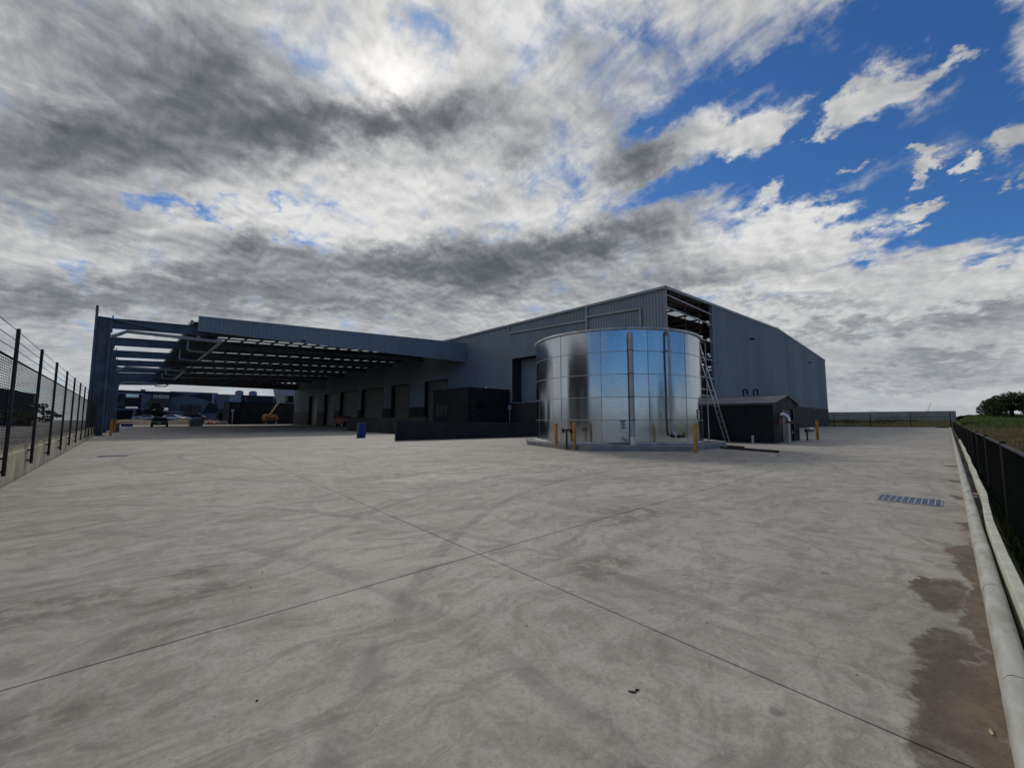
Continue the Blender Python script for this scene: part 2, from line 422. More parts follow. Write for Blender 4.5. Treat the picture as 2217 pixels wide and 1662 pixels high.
def yard_mat():
    """power-trowelled concrete: sweeping arcs, grime, brown silt stains beside the kerb"""
    m = bpy.data.materials.new('yard_concrete'); m.use_nodes = True
    nt = m.node_tree; t = NT(nt); b = nt.nodes['Principled BSDF']
    pos = t.v('MULTIPLY', t.node('ShaderNodeNewGeometry').outputs['Position'], (1, 1, 0))
    rnd = t.node('ShaderNodeObjectInfo').outputs['Random']
    wpv = t.v('SCALE', t.v('SUBTRACT', t.noise(pos, 0.55, 4, 0.55, out=1), (0.5, 0.5, 0.5)), scale=1.8)
    q = t.v('ADD', pos, wpv)
    q2 = t.v('ADD', pos, t.v('SCALE', wpv, scale=0.45))
    q0 = t.v('ADD', pos, t.v('SCALE', wpv, scale=0.05))
    ws0 = t.v('ADD', pos, t.v('SCALE', t.v('SUBTRACT', t.noise(pos, 7.0, 4, 0.6, out=1), (0.5, 0.5, 0.5)), scale=0.10))
    broad = t.noise(q, 0.42, 6, 0.6, 0.6)
    sweep = t.noise(t.v('MULTIPLY', q, (0.55, 2.6, 1)), 1.7, 8, 0.70, 0.8)
    sweep2 = t.noise(t.v('MULTIPLY', q2, (3.0, 0.9, 1)), 1.1, 8, 0.70, 0.5)
    blot = t.noise(q2, 4.2, 9, 0.74, 0.3)
    fine = t.noise(pos, 34.0, 6, 0.75)
    grit = t.noise(pos, 170.0, 3, 0.75)
    base = t.mix(t.sstep(broad, 0.32, 0.68), (0.525, 0.490, 0.422), (0.370, 0.340, 0.290))
    # trowel arcs: noise laid round a few centres
    for (cx_, cy_, r0, r1) in ((4.6, 1.2, 2.4, 3.6), (0.2, 8.5, 2.2, 4.5), (8.5, 3.8, 1.5, 3.2), (1.6, -.6, 1.2, 2.6), (7.0, 10.0, 3.0, 6.0)):
        dv = t.v('SUBTRACT', q2, (cx_, cy_, 0)); rad = t.v('LENGTH', dv); sx, sy, sz = t.sep(dv)
        an = t.m('ARCTAN2', sy, sx)
        arc = t.noise(t.comb(t.m('MULTIPLY', rad, 5.5), t.m('MULTIPLY', an, 1.1), cx_), 1.6, 6, 0.68)
        msk = t.sstep(rad, r0, r1, 1, 0)
        base = t.mix(t.m('MULTIPLY', t.m('MULTIPLY', t.sstep(arc, 0.50, 0.70), msk), 0.42), base, (0.20, 0.186, 0.168))
        base = t.mix(t.m('MULTIPLY', t.m('MULTIPLY', t.sstep(arc, 0.48, 0.30), msk), 0.40), base, (0.51, 0.495, 0.455))
    base = t.mix(t.m('MULTIPLY', t.sstep(sweep, 0.43, 0.68), 0.66), base, (0.185, 0.165, 0.140))
    base = t.mix(t.m('MULTIPLY', t.sstep(sweep2, 0.48, 0.72), 0.52), base, (0.60, 0.575, 0.515))
    base = t.mix(t.m('MULTIPLY', t.sstep(blot, 0.46, 0.66), 0.55), base, (0.215, 0.190, 0.162))
    base = t.mix(t.m('MULTIPLY', t.sstep(fine, 0.42, 0.72), 0.50), base, (0.170, 0.158, 0.142))
    base = t.mix(t.m('MULTIPLY', t.sstep(fine, 0.40, 0.22), 0.45), base, (0.58, 0.565, 0.53))
    base = t.mix(t.m('MULTIPLY', t.sstep(grit, 0.48, 0.72), 0.45), base, (0.14, 0.13, 0.118))
    base = t.mix(t.m('MULTIPLY', rnd, 0.20), base, (0.30, 0.285, 0.255))
    # rubber scuffs along turning circles
    for (cx_, cy_, r_, w_, k_) in ((9.0, -4.2, 10.2, .11, .5), (9.0, -4.2, 11.75, .11, .45), (-6.0, 2.0, 7.6, .10, .4), (-6.0, 2.0, 9.1, .10, .35), (14, 18, 12.5, .13, .4), (14, 18, 14.1, .13, .4), (3.4, 6.4, 1.35, .10, .35)):
        rd_ = t.v('LENGTH', t.v('SUBTRACT', q0, (cx_, cy_, 0)))
        ring_ = t.sstep(t.m('ABSOLUTE', t.m('SUBTRACT', rd_, r_)), w_ * .4, w_, 1, 0)
        base = t.mix(t.m('MULTIPLY', t.m('MULTIPLY', ring_, k_), t.sstep(sweep2, 0.36, 0.6)), base, (0.15, 0.14, 0.125))
    vo = t.node('ShaderNodeTexVoronoi'); vo.inputs['Scale'].default_value = 1.3; t.put(vo.inputs['Vector'], ws0)
    base = t.mix(t.m('MULTIPLY', t.sstep(vo.outputs['Distance'], 0.035, 0.075, 1, 0), 0.6), base, (0.12, 0.108, 0.095))
    # brown grime patches (position, radii) and silt washed against the kerb
    ws = t.v('ADD', pos, t.v('SCALE', t.v('SUBTRACT', t.noise(pos, 1.6, 7, 0.68, out=1), (0.5, 0.5, 0.5)), scale=0.62))
    wf = t.v('ADD', ws, t.v('SCALE', t.v('SUBTRACT', t.noise(pos, 9.0, 5, 0.7, out=1), (0.5, 0.5, 0.5)), scale=0.10))
    def patch(vec, cx, cy, rx, ry):
        d = t.v('MULTIPLY', t.v('SUBTRACT', vec, (cx, cy, 0)), (1 / rx, 1 / ry, 0))
        return t.v('LENGTH', d)
    def union(items, vec):
        acc = None
        for it in items:
            p = patch(vec, *it)
            acc = p if acc is None else t.m('MINIMUM', acc, p)
        return acc
    grime = union([(-0.35, 4.35, .75, .42), (0.45, 3.95, .55, .30), (-.25, 2.75, .30, .16), (.55, 4.5, .28, .25), (0.25, 3.4, .4, .18), (3.15, 2.2, .5, .3), (5.2, 3.1, .9, .4), (4.6, 9.0, 1.2, .6)], ws)
    g = t.m('MULTIPLY', t.sstep(grime, 0.35, 1.25, 1, 0), t.sstep(t.noise(q2, 6.0, 6, 0.7), 0.36, 0.62))
    base = t.mix(t.m('MULTIPLY', g, 0.72), base, (0.135, 0.112, 0.092))
    silt = union([(2.2, .03, .75, .17), (3.0, .06, .40, .16), (3.55, .10, .28, .11), (4.55, .10, .50, .12), (4.75, .24, .24, .05), (5.9, -.02, .5, .08), (7.6, -.04, .35, .06), (10.3, -.02, .25, .10), (13.0, 0, .25, .16), (17.2, 0, .3, .2), (3.6, -.09, 3.4, .075)], wf)
    s = t.m('MULTIPLY', t.sstep(t.m('MULTIPLY_ADD', t.m('SUBTRACT', fine, 0.5), 0.5, silt), 0.80, 1.14, 1, 0), t.sstep(blot, 0.30, 0.52, 0.62, 1.0))
    siltc = t.mix(t.sstep(fine, 0.35, 0.65), (0.125, 0.090, 0.066), (0.078, 0.056, 0.042))
    base = t.mix(t.m('MULTIPLY', s, t.sstep(fine, 0.22, 0.40, 0.55, 0.93)), base, siltc)
    edge = t.m('MULTIPLY', t.sstep(t.sep(ws)[1], 0.14, -0.10), t.sstep(t.noise(pos, 3.0, 6, 0.7), 0.40, 0.62))
    base = t.mix(t.m('MULTIPLY', edge, 0.6), base, (0.22, 0.165, 0.10))
    t.put(b.inputs['Base Color'], base)
    t.put(b.inputs['Roughness'], t.m('MULTIPLY_ADD', sweep, 0.28, 0.58, clamp=True))
    b.inputs['Specular IOR Level'].default_value = 0.32
    bn = t.node('ShaderNodeBump'); bn.inputs['Strength'].default_value = 0.6; bn.inputs['Distance'].default_value = 0.006
    t.put(bn.inputs['Height'], t.m('ADD', t.m('MULTIPLY', fine, 0.7), t.m('MULTIPLY', grit, 0.5)))
    t.put(b.inputs['Normal'], bn.outputs[0])
    return m
M['yard'] = yard_mat()

def field_mat():
    m = bpy.data.materials.new('rough_pasture'); m.use_nodes = True
    nt = m.node_tree; t = NT(nt); b = nt.nodes['Principled BSDF']
    pos = t.node('ShaderNodeNewGeometry').outputs['Position']
    n = t.noise(pos, 0.10, 6, 0.6, 0.4); n2 = t.noise(pos, 1.4, 6, 0.7)
    c = t.mix(t.m('MULTIPLY', t.sstep(n, 0.30, 0.55), t.sstep(t.sep(pos)[0], 135, 85)), (0.075, 0.110, 0.032), (0.165, 0.135, 0.065))
    c = t.mix(t.m('MULTIPLY', t.sstep(n2, 0.45, 0.7), 0.4), c, (0.05, 0.058, 0.024))
    t.put(b.inputs['Base Color'], c); b.inputs['Roughness'].default_value = 0.95
    b.inputs['Specular IOR Level'].default_value = 0.1
    bn = t.node('ShaderNodeBump'); bn.inputs['Strength'].default_value = 0.8; bn.inputs['Distance'].default_value = 0.2
    t.put(bn.inputs['Height'], n2); t.put(b.inputs['Normal'], bn.outputs[0])
    return m
M['field'] = field_mat()

# ================================================================== mesh helpers
class MB:
    """collects shapes; build() links them as ONE mesh object"""
    def __init__(s): s.v = []; s.f = []; s.mi = []; s.cur = 0; s.smooth = set()
    def add(s, vs, fs, sm=False):
        o = len(s.v); s.v += [tuple(p) for p in vs]
        for f in fs:
            if sm: s.smooth.add(len(s.f))
            s.f.append(tuple(i + o for i in f)); s.mi.append(s.cur)
        return s
    def box(s, x0, x1, y0, y1, z0, z1):
        return s.add([(x0, y0, z0), (x1, y0, z0), (x1, y1, z0), (x0, y1, z0), (x0, y0, z1), (x1, y0, z1), (x1, y1, z1), (x0, y1, z1)],
                     [(3, 2, 1, 0), (4, 5, 6, 7), (0, 1, 5, 4), (1, 2, 6, 5), (2, 3, 7, 6), (3, 0, 4, 7)])
    def hexa(s, pts):
        return s.add(pts, [(3, 2, 1, 0), (4, 5, 6, 7), (0, 1, 5, 4), (1, 2, 6, 5), (2, 3, 7, 6), (3, 0, 4, 7)])
    def prism(s, poly, axis, a, b):
        """extrude a 2-D polygon along an axis from a to b"""
        def p3(p, t):
            return {'x': (t, p[0], p[1]), 'y': (p[0], t, p[1]), 'z': (p[0], p[1], t)}[axis]
        n = len(poly)
        vs = [p3(p, a) for p in poly] + [p3(p, b) for p in poly]
        fs = [tuple(range(n))[::-1], tuple(range(n, 2 * n))] + [(i, (i + 1) % n, n + (i + 1) % n, n + i) for i in range(n)]
        return s.add(vs, fs)
    def bar(s, a, b, w, h=None):
        a = Vector(a); b = Vector(b); h = h or w
        d = (b - a).normalized(); up = Vector((0, 0, 1)) if abs(d.z) < .95 else Vector((1, 0, 0))
        sx = d.cross(up).normalized() * (w / 2); sy = sx.cross(d).normalized() * (h / 2)
        return s.hexa([a - sx - sy, a + sx - sy, a + sx + sy, a - sx + sy, b - sx - sy, b + sx - sy, b + sx + sy, b - sx + sy])
    def tube(s, pts, r, n=10, caps=True):
        pts = [Vector(p) for p in pts]; rs = r if isinstance(r, (list, tuple)) else [r] * len(pts)
        vs = []; prev = None
        for i, p in enumerate(pts):
            d = (pts[min(i + 1, len(pts) - 1)] - pts[max(i - 1, 0)]).normalized()
            if prev is None:
                up = Vector((0, 0, 1)) if abs(d.z) < .9 else Vector((1, 0, 0)); x = d.cross(up).normalized()
            else:
                x = (prev - d * prev.dot(d)).normalized()
            prev = x; y = d.cross(x)
            vs += [p + (x * math.cos(2 * math.pi * k / n) + y * math.sin(2 * math.pi * k / n)) * rs[i] for k in range(n)]
        fs = []
        for i in range(len(pts) - 1):
            for k in range(n):
                a = i * n + k; b2 = i * n + (k + 1) % n
                fs.append((a, b2, b2 + n, a + n))
        s.add(vs, fs, True)
        if caps:
            s.add(vs[:n], [tuple(range(n))[::-1]]); s.add(vs[-n:], [tuple(range(n))])
        return s
    def lathe(s, prof, c=(0, 0), n=20, sm=True):
        """profile of (radius, z) round a vertical axis at c"""
        vs = []
        for (r, z) in prof:
            vs += [(c[0] + r * math.cos(2 * math.pi * k / n), c[1] + r * math.sin(2 * math.pi * k / n), z) for k in range(n)]
        fs = [(i * n + k, i * n + (k + 1) % n, (i + 1) * n + (k + 1) % n, (i + 1) * n + k) for i in range(len(prof) - 1) for k in range(n)]
        s.add(vs, fs, sm)
        if prof[-1][0] > 1e-4: s.add(vs[-n:], [tuple(range(n))])
        if prof[0][0] > 1e-4: s.add(vs[:n], [tuple(range(n))[::-1]])
        return s
    def quad(s, a, b, c, d): return s.add([a, b, c, d], [(0, 1, 2, 3)])
    def mesh(s, name, mats):
        me = bpy.data.meshes.new(name); me.from_pydata(s.v, [], s.f)
        for m_ in (mats if isinstance(mats, (list, tuple)) else [mats]): me.materials.append(M[m_] if isinstance(m_, str) else m_)
        for i, p in enumerate(me.polygons):
            p.material_index = s.mi[i]; p.use_smooth = i in s.smooth
        me.update(); return me
    def build(s, name, mats, parent=None, bevel=0.0):
        o = bpy.data.objects.new(name, s.mesh(name, mats)); COL.objects.link(o)
        if parent: o.parent = parent
        if bevel:
            md = o.modifiers.new('bevel', 'BEVEL'); md.width = bevel; md.segments = 2; md.limit_method = 'ANGLE'
        return o

def tag(o, label=None, cat=None, group=None, kind=None):
    if label: o['label'] = label
    if cat: o['category'] = cat
    if group: o['group'] = group
    if kind: o['kind'] = kind
    return o
def thing(name, label, cat, loc=(0, 0, 0), rz=0.0, group=None):
    o = bpy.data.objects.new(name, None); COL.objects.link(o)
    o.empty_display_size = 0.3; o.location = loc; o.rotation_euler = (0, 0, rz)
    return tag(o, label, cat, group)
def struct(o): return tag(o, kind='structure')
def share(o, parent, loc=None, rot=None, scale=None):
    c = o.copy(); COL.objects.link(c); c.parent = parent
    if loc is not None: c.location = loc
    if rot is not None: c.rotation_euler = rot
    if scale is not None: c.scale = scale
    return c
def copy_tree(o, loc=None, rz=None, label=None, parent=None):
    c = o.copy(); COL.objects.link(c); c.parent = parent
    if loc is not None: c.location = loc
    if rz is not None: c.rotation_euler = (0, 0, rz)
    if label: c['label'] = label
    for ch in list(o.children): copy_tree(ch, parent=c)
    return c

def ribbed(mb, p0, p1, zb, zt, out, pitch=0.25, depth=0.035):
    """vertical-ribbed sheet from p0 to p1 (plan points); zb, zt are functions of distance t in [0,1]; out = outward plan vector"""
    p0 = Vector(p0 + (0,)); p1 = Vector(p1 + (0,)); L = (p1 - p0).length; n = max(1, round(L / pitch)); o3 = Vector(out + (0,))
    prof = []
    for i in range(n):
        for (fr, d) in ((0.0, 0), (0.62, 0), (0.70, 1), (0.92, 1)):
            prof.append(((i + fr) / n, d))
    prof.append((1.0, 0))
    vs = []
    for t, d in prof:
        p = p0.lerp(p1, t) + o3 * (depth * d)
        vs += [(p.x, p.y, zb(t)), (p.x, p.y, zt(t))]
    fs = [(2 * i, 2 * i + 2, 2 * i + 3, 2 * i + 1) for i in range(len(prof) - 1)]
    return mb.add(vs, fs)

# ================================================================== ground, yard, kerb
def sstep(a, b, x):
    t = max(0.0, min(1.0, (x - a) / (b - a))); return t * t * (3 - 2 * t)

g = MB().quad((-3000, -3000, -.09), (3000, -3000, -.09), (3000, 3000, -.09), (-3000, 3000, -.09)).build('ground', 'gravel'); struct(g)

yard = MB().quad((-1.66, -.10, -.035), (101, -.10, -.035), (101, 150, -.035), (-1.66, 150, -.035)).build('concrete_yard', 'joint'); struct(yard)
ROWS = [-.125, 3.22, 7.10, 11.0, 14.9, 18.8, 22.7, 26.6, 30.5, 34.4]
def xl(i, y): return -1.64 if i == 0 else 2.40 + 3.53 * (i - 1) + 0.062 * y
GAP2 = 0.0045
def slab_obj(pts, thick=0.03):
    c = Vector((sum(p[0] for p in pts) / 4, sum(p[1] for p in pts) / 4, 0)); e = 0.004
    vs = []
    for (x, y) in pts: vs.append((x - c.x, y - c.y, -thick))
    for (x, y) in pts: vs.append((x - c.x, y - c.y, -e * .6))
    cs = [Vector((p[0] - c.x, p[1] - c.y, 0)) for p in pts]
    for q in cs: vs.append(tuple(q - Vector((math.copysign(e, q.x), math.copysign(e, q.y), 0))))
    fs = [(8, 9, 10, 11)]
    for i in range(4):
        j = (i + 1) % 4; fs += [(i, j, 4 + j, 4 + i), (4 + i, 4 + j, 8 + j, 8 + i)]
    o = MB().add(vs, fs).build('concrete_slab', 'yard', yard); o.location = c
    return o
NCOL = 9
for r_ in range(len(ROWS) - 1):
    y0, y1 = ROWS[r_] + GAP2, ROWS[r_ + 1] - GAP2
    for i in range(NCOL):
        slab_obj([(xl(i, y0) + GAP2, y0), (xl(i + 1, y0) - GAP2, y0), (xl(i + 1, y1) - GAP2, y1), (xl(i, y1) + GAP2, y1)])
slab_obj([(xl(NCOL, -.12) + GAP2, -.119), (100, -.119), (100, 34.39), (xl(NCOL, 34.4) + GAP2, 34.39)])
slab_obj([(-1.634, 34.41), (100, 34.41), (100, 136), (-1.634, 136)])

# grass verge beyond the far end, pasture on the right
def grid(name, xs, ys, zf, mat):
    vs = [(x, y, zf(x, y)) for y in ys for x in xs]; nx = len(xs)
    fs = [(j * nx + i, j * nx + i + 1, (j + 1) * nx + i + 1, (j + 1) * nx + i) for j in range(len(ys) - 1) for i in range(nx - 1)]
    mb = MB(); mb.add(vs, fs, True); return mb.build(name, mat)
rv = random.Random(3)
def field_z(x, y):
    d = math.hypot(x, y)
    rise = 3.1 * sstep(85, 260, d) * sstep(1.5, 7, -y)
    lump = 0.10 * math.sin(x * .31 + y * .7) * sstep(3, 10, -y) + .25 * math.sin(x * .07 + y * .11) * sstep(60, 140, d) * sstep(2, 8, -y)
    return -0.05 + rise + lump
fx = [-40 + i * 4 for i in range(60)] + [200 + i * 14 for i in range(40)]
fy = [-400, -250, -160, -110, -80, -60, -45, -34, -26, -20, -16, -13, -10, -8, -6.5, -5, -4, -3, -2, -1.2, -.8, -.3]
struct(grid('field', fx, fy, field_z, 'field'))
verge_z = lambda x, y: -.03 + .85 * sstep(103, 130, x) + .12 * math.sin(x * .5 + y) * math.sin(y * .4) * sstep(101, 106, x)
struct(grid('grass_verge', [100.3 + i * 3 for i in range(60)], [-.3 + i * 3 for i in range(25)], verge_z, 'field'))

# kerb of cast segments along the right edge
kerb = MB().box(-1.6, 100.4, -.185, -.088, -.08, -.04).build('kerb', 'joint'); struct(kerb)
prof = [(-.086, -.03), (-.088, .055), (-.094, .085), (-.108, .108), (-.128, .118), (-.168, .118), (-.186, .106), (-.193, .08), (-.194, -.03)]
kseg = None; KL = 1.56
for i in range(65):
    x0 = -1.6 + i * KL
    if kseg is None:
        mb = MB(); n = len(prof)
        vs = [(0.004, a, b) for a, b in prof] + [(KL - .004, a, b) for a, b in prof]
        mb.add(vs, [(i2, i2 + 1, n + i2 + 1, n + i2) for i2 in range(n - 1)], True)
        mb.add(vs[:n], [tuple(range(n))]); mb.add(vs[n:], [tuple(range(n))[::-1]])
        kseg = mb.build('kerb_stone', 'concrete_pale', kerb); kseg.location = (x0, 0, 0)
    else:
        share(kseg, kerb, (x0, rv.uniform(-.002, .002), rv.uniform(-.002, .002)), (0, 0, rv.uniform(-.001, .001)))
# kerb across the far end
MB().box(100.02, 100.3, 0, 24, -.05, .12).build('kerb_stone', 'concrete_pale', kerb)

# loose row of concrete blocks behind the kerb
BP = [(0.2, -.275), (1.9, -.255), (3.75, -.226), (5.40, -.212), (7.11, -.212), (8.57, -.240), (8.95, -.252), (9.66, -.270), (12.26, -.272), (14.3, -.292), (16.3, -.288), (18.7, -.312), (21.25, -.302), (24, -.325), (27.5, -.318), (31, -.335), (36, -.33)]
words = ['pale concrete block by the kerb, one of a winding row', ]
for k in range(len(BP) - 1):
    a, b = Vector(BP[k] + (0,)), Vector(BP[k + 1] + (0,)); d = b - a; L = d.length - .02
    mb = MB().box(0, L, -.062, 0, -.06, .185 + rv.uniform(-.012, .012))
    o = mb.build('concrete_block', 'concrete_block', bevel=.006); o.location = (a.x, a.y, 0); o.rotation_euler = (0, rv.uniform(-.004, .004), math.atan2(d.y, d.x))
    tag(o, 'pale concrete block lying in the winding row between kerb and black fence', 'block', 'blocks behind the kerb')
o = MB().box(-.03, .03, -.03, .03, 0, .085).build('drink_carton', 'sign_white', bevel=.004)
MB().box(-.031, .031, -.031, .031, .03, .06).build('print_band', 'sign_red', o)
o.location = (10.6, -.215, -.02); o.rotation_euler = (.3, .5, .4); tag(o, 'small red and white carton dropped behind the kerb', 'litter')

# stormwater grates set in the yard
def grate(x0, x1, y0, y1, nb, label):
    t = thing('drain_grate', label, 'drain', ((x0 + x1) / 2, (y0 + y1) / 2, 0), 0, None)
    hx, hy = (x1 - x0) / 2, (y1 - y0) / 2
    MB().box(-hx, hx, -hy, hy, -.006, .003).build('dark_backing', 'dark_steel', t)  # thin dark sheet whose colour stands in for the shaded hollow under the bars
    f = MB(); wd = .012
    f.box(-hx, hx, -hy, -hy + wd, .0035, .012); f.box(-hx, hx, hy - wd, hy, .0035, .012)
    f.box(-hx, -hx + wd, -hy + wd, hy - wd, .0035, .012); f.box(hx - wd, hx, -hy + wd, hy - wd, .0035, .012)
    f.build('frame', 'galv', t)
    bar = None
    for i in range(nb):
        y = -hy + (i + 1) * 2 * hy / (nb + 1)
        if bar is None: bar = MB().box(-hx + wd, hx - wd, -.006, .006, .004, .014).build('cross_bar', 'galv', t); bar.location = (0, y, 0)
        else: share(bar, t, (0, y, 0))
    fine = MB(); k = int(2 * hx / .03)
    for i in range(k):
        x = -hx + wd + (i + .5) * (2 * hx - 2 * wd) / k; fine.box(x - .009, x + .009, -hy + wd, hy - wd, .0035, .0095)
    fine.build('bearer_bars', 'grate_blue', t)
    return t
grate(9.02, 9.72, .15, .90, 9, 'steel drain grate in the concrete beside the kerb')
gt = grate(-.62, .22, 20.55, 21.15, 8, 'steel drain grate in the concrete beside the low wall')
# crumbs of dirt and small stones on the slab
mb = MB()
for k in range(150):
    u_ = rv.random()
    if u_ < .7: x, y = rv.uniform(.3, 5.5), rv.uniform(.25, 5)
    else: x, y = rv.uniform(0, 14), rv.uniform(0.1, 12)
    s = rv.choice([.002, .003, .003, .004, .005, .008]) * rv.uniform(.7, 1.3); a = rv.uniform(0, 6.3)
    c_, s_ = math.cos(a) * s, math.sin(a) * s
    mb.add([(x + c_, y + s_, .0005), (x - s_ * .7, y + c_ * .7, .0005), (x - c_, y - s_, .0005), (x + s_ * .8, y - c_ * .8, .0005), (x, y, s * .8)], [(0, 1, 4), (1, 2, 4), (2, 3, 4), (3, 0, 4)])
tag(mb.build('loose_grit', 'joint'), 'dark grit and crumbs of dirt scattered on the concrete slabs', 'grit', kind='stuff')
def crumpled(name, x, y, pts, mat, label):
    mb = MB(); n = len(pts)
    for i in range(n - 1):
        (a, b), (c, d) = pts[i], pts[i + 1]
        dx_, dy_ = c - a, d - b; L = math.hypot(dx_, dy_) or 1; nx, ny = -dy_ / L * .006, dx_ / L * .006
        z0, z1 = .002 + .006 * (i % 2), .002 + .006 * ((i + 1) % 2)
        mb.add([(a - nx, b - ny, .001), (c - nx, d - ny, .001), (c + nx, d + ny, .001), (a + nx, b + ny, .001), (a, b, z0 + .006), (c, d, z1 + .006)], [(0, 1, 5, 4), (1, 2, 5), (2, 3, 4, 5), (3, 0, 4)])
    o = mb.build(name, mat); o.location = (x, y, 0); return tag(o, label, 'leaf')
crumpled('dry_leaf', 1.87, 1.12, [(-.035, .03), (-.025, .0), (-.01, -.012), (.01, .0), (.03, -.016)], 'timber_brown', 'curled brown dead leaf lying alone on the open slab').scale = (.7, .7, .7)
crumpled('fallen_leaf', 2.72, -.045, [(-.02, .0), (.0, .008), (.025, .0)], 'lift_cream', 'yellow fallen leaf lying against the kerb')

# ================================================================== fences
# left: low concrete wall with a tall mesh fence on it
lw = thing('low_wall', 'low stained concrete wall under the tall mesh fence', 'wall', (-1.68, 5, 0))
k = 0; y = 0.0
while y < 43:
    y1 = min(43, y + 6.4)
    mb = MB(); mb.prism([(0, -.06), (0, .58), (-.02, .61), (-.02, .73), (-.26, .73), (-.26, -.06)], 'y', y + .006, y1 - .006)
    mb.build('wall_panel', 'concrete_wall', lw); y = y1
fz = thing('mesh_fence', 'tall dark mesh fence with leaning wires above the low concrete wall', 'fence', (-1.6, 0, 0))
post = None; PY0 = [5.96 + 3.2 * i for i in range(14)]
for y in PY0:
    if post is None:
        mb = MB(); mb.lathe([(.030, .24), (.030, 3.05), (.025, 3.075)], (0, 0), 10)
        mb.box(-.075, .0, -.022, .022, .30, .34); mb.box(-.075, .0, -.022, .022, .55, .59)
        post = mb.build('post', 'purple_black', fz); post.location = (0, y, 0)
    else: share(post, fz, (0, y, 0))
mb = MB(); zz = .78
while zz < 2.48:
    mb.box(-.004, .004, .02, 3.18, zz - .006, zz + .006); zz += .047
yy = .06
while yy < 3.16:
    mb.box(-.008, -.004, yy - .002, yy + .002, .75, 2.5); yy += .155
mb.box(-.012, .012, .02, 3.18, 2.48, 2.505)
pan = mb.build('mesh_panel', 'mesh_black', fz); pan.location = (-.05, PY0[0], 0)
for y in PY0[1:-1]: share(pan, fz, (-.05, y, 0))
for z in (2.62, 2.79, 2.98):
    mb = MB(); pts = []
    for i, y in enumerate(PY0):
        pts.append((0.04, y, z))
        if i < len(PY0) - 1: pts.append((.04, y + 1.6, z - .012))
    mb.tube(pts, .006, 5); mb.build('strand_wire', 'mesh_black', fz)

# right: low chain-link fence beside the kerb
cf = thing('chain_link_fence', 'low black chain-link fence running beside the kerb', 'fence', (0, -.43, 0))
FXP = [1.2 + 3.3 * i for i in range(31)]
post = rail = link = None
for i, x in enumerate(FXP):
    if post is None:
        post = MB().lathe([(.026, -.1), (.026, 1.03), (.01, 1.05)], (0, 0), 8).build('post', 'black', cf); post.location = (x, 0, 0)
        rail = MB().tube([(0, 0, 1.0), (3.3, 0, 1.0)], .019, 8).build('top_rail', 'rail_grey', cf); rail.location = (x, 0, 0)
        mb = MB(); st = .055; H_ = .96; n = int(3.3 / st)
        for j in range(-int(H_ / st) - 1, n + 1):
            for sgn in (1, -1):
                xa = j * st; xb = xa + H_
                if sgn == 1: p, q = (xa, .03), (xb, .99)
                else: p, q = (xb, .03), (xa, .99)
                (ax, az_), (bx, bz_) = p, q
                def clipx(ax, az_, bx, bz_):
                    if (ax < 0 and bx < 0) or (ax > 3.3 and bx > 3.3): return None
                    def at(xv): return az_ + (bz_ - az_) * (xv - ax) / (bx - ax)
                    A, B = (ax, az_), (bx, bz_)
                    if A[0] < 0: A = (0, at(0))
                    if B[0] < 0: B = (0, at(0))
                    if A[0] > 3.3: A = (3.3, at(3.3))
                    if B[0] > 3.3: B = (3.3, at(3.3))
                    return A, B
                r2 = clipx(ax, az_, bx, bz_)
                if r2:
                    A, B = r2; off = .003 * sgn
                    mb.bar((A[0], off, A[1]), (B[0], off, B[1]), .0032)
        link = mb.build('wire_mesh', 'mesh_black', cf); link.location = (x, 0, 0)
    else:
        share(post, cf, (x, 0, 0))
        if i < len(FXP) - 1: share(rail, cf, (x, 0, 0)); share(link, cf, (x, 0, 0))

# fence across the far end of the yard
ff = thing('boundary_fence', 'thin wire fence with dark posts across the far end of the yard', 'fence', (101.2, 0, 0))
post = None
for y in [-.2, 4.6, 10.0, 15.4, 20.5, 26]:
    if post is None: post = MB().lathe([(.06, -.05), (.06, 2.45), (.02, 2.5)], (0, 0), 8).build('post', 'black', ff); post.location = (0, y, 0)
    else: share(post, ff, (0, y, 0))
MB().tube([(0, -.2, 1.85), (0, 10.0, 1.85)], .03, 6).build('rail', 'black', ff)
mb = MB()
for i in range(12): mb.tube([(0, -.2, .15 + i * .15), (0, 26, .15 + i * .15)], .007, 4)
for i in range(90): mb.bar((0, -.2 + i * .29, .1), (0, -.2 + i * .29, 1.85), .008)
mb.build('wire_mesh', 'mesh_black', ff)
o = MB().lathe([(.55, 0), (.5, .12), (.2, .22), (.02, .24)], (0, 0), 9).build('dirt_heap', 'joint'); o.location = (98.5, .9, 0); o.scale = (1, 1.5, 1.3)
tag(o, 'small black heap at the far end of the kerb', 'heap')
# long precast wall past the verge
pw = thing('precast_wall', 'long grey precast panel wall beyond the grass verge', 'wall', (140, 0, 0))
pp = None
for i in range(9):
    y = -1.0 + i * 5.2; h = 3.62 if i >= 5 else 3.42
    mb = MB().box(0, .25, y + .03, y + 5.17, -.1, h); mb.build('wall_panel', 'precast_far', pw)
    MB().box(-.05, -.003, y - .12, y + .12, -.1, h - .15).build('pilaster', 'precast_far', pw)
MB().box(0.01, 40, -1.25, -1.02, -.1, 3.4).build('return_panel', 'precast_far', pw)

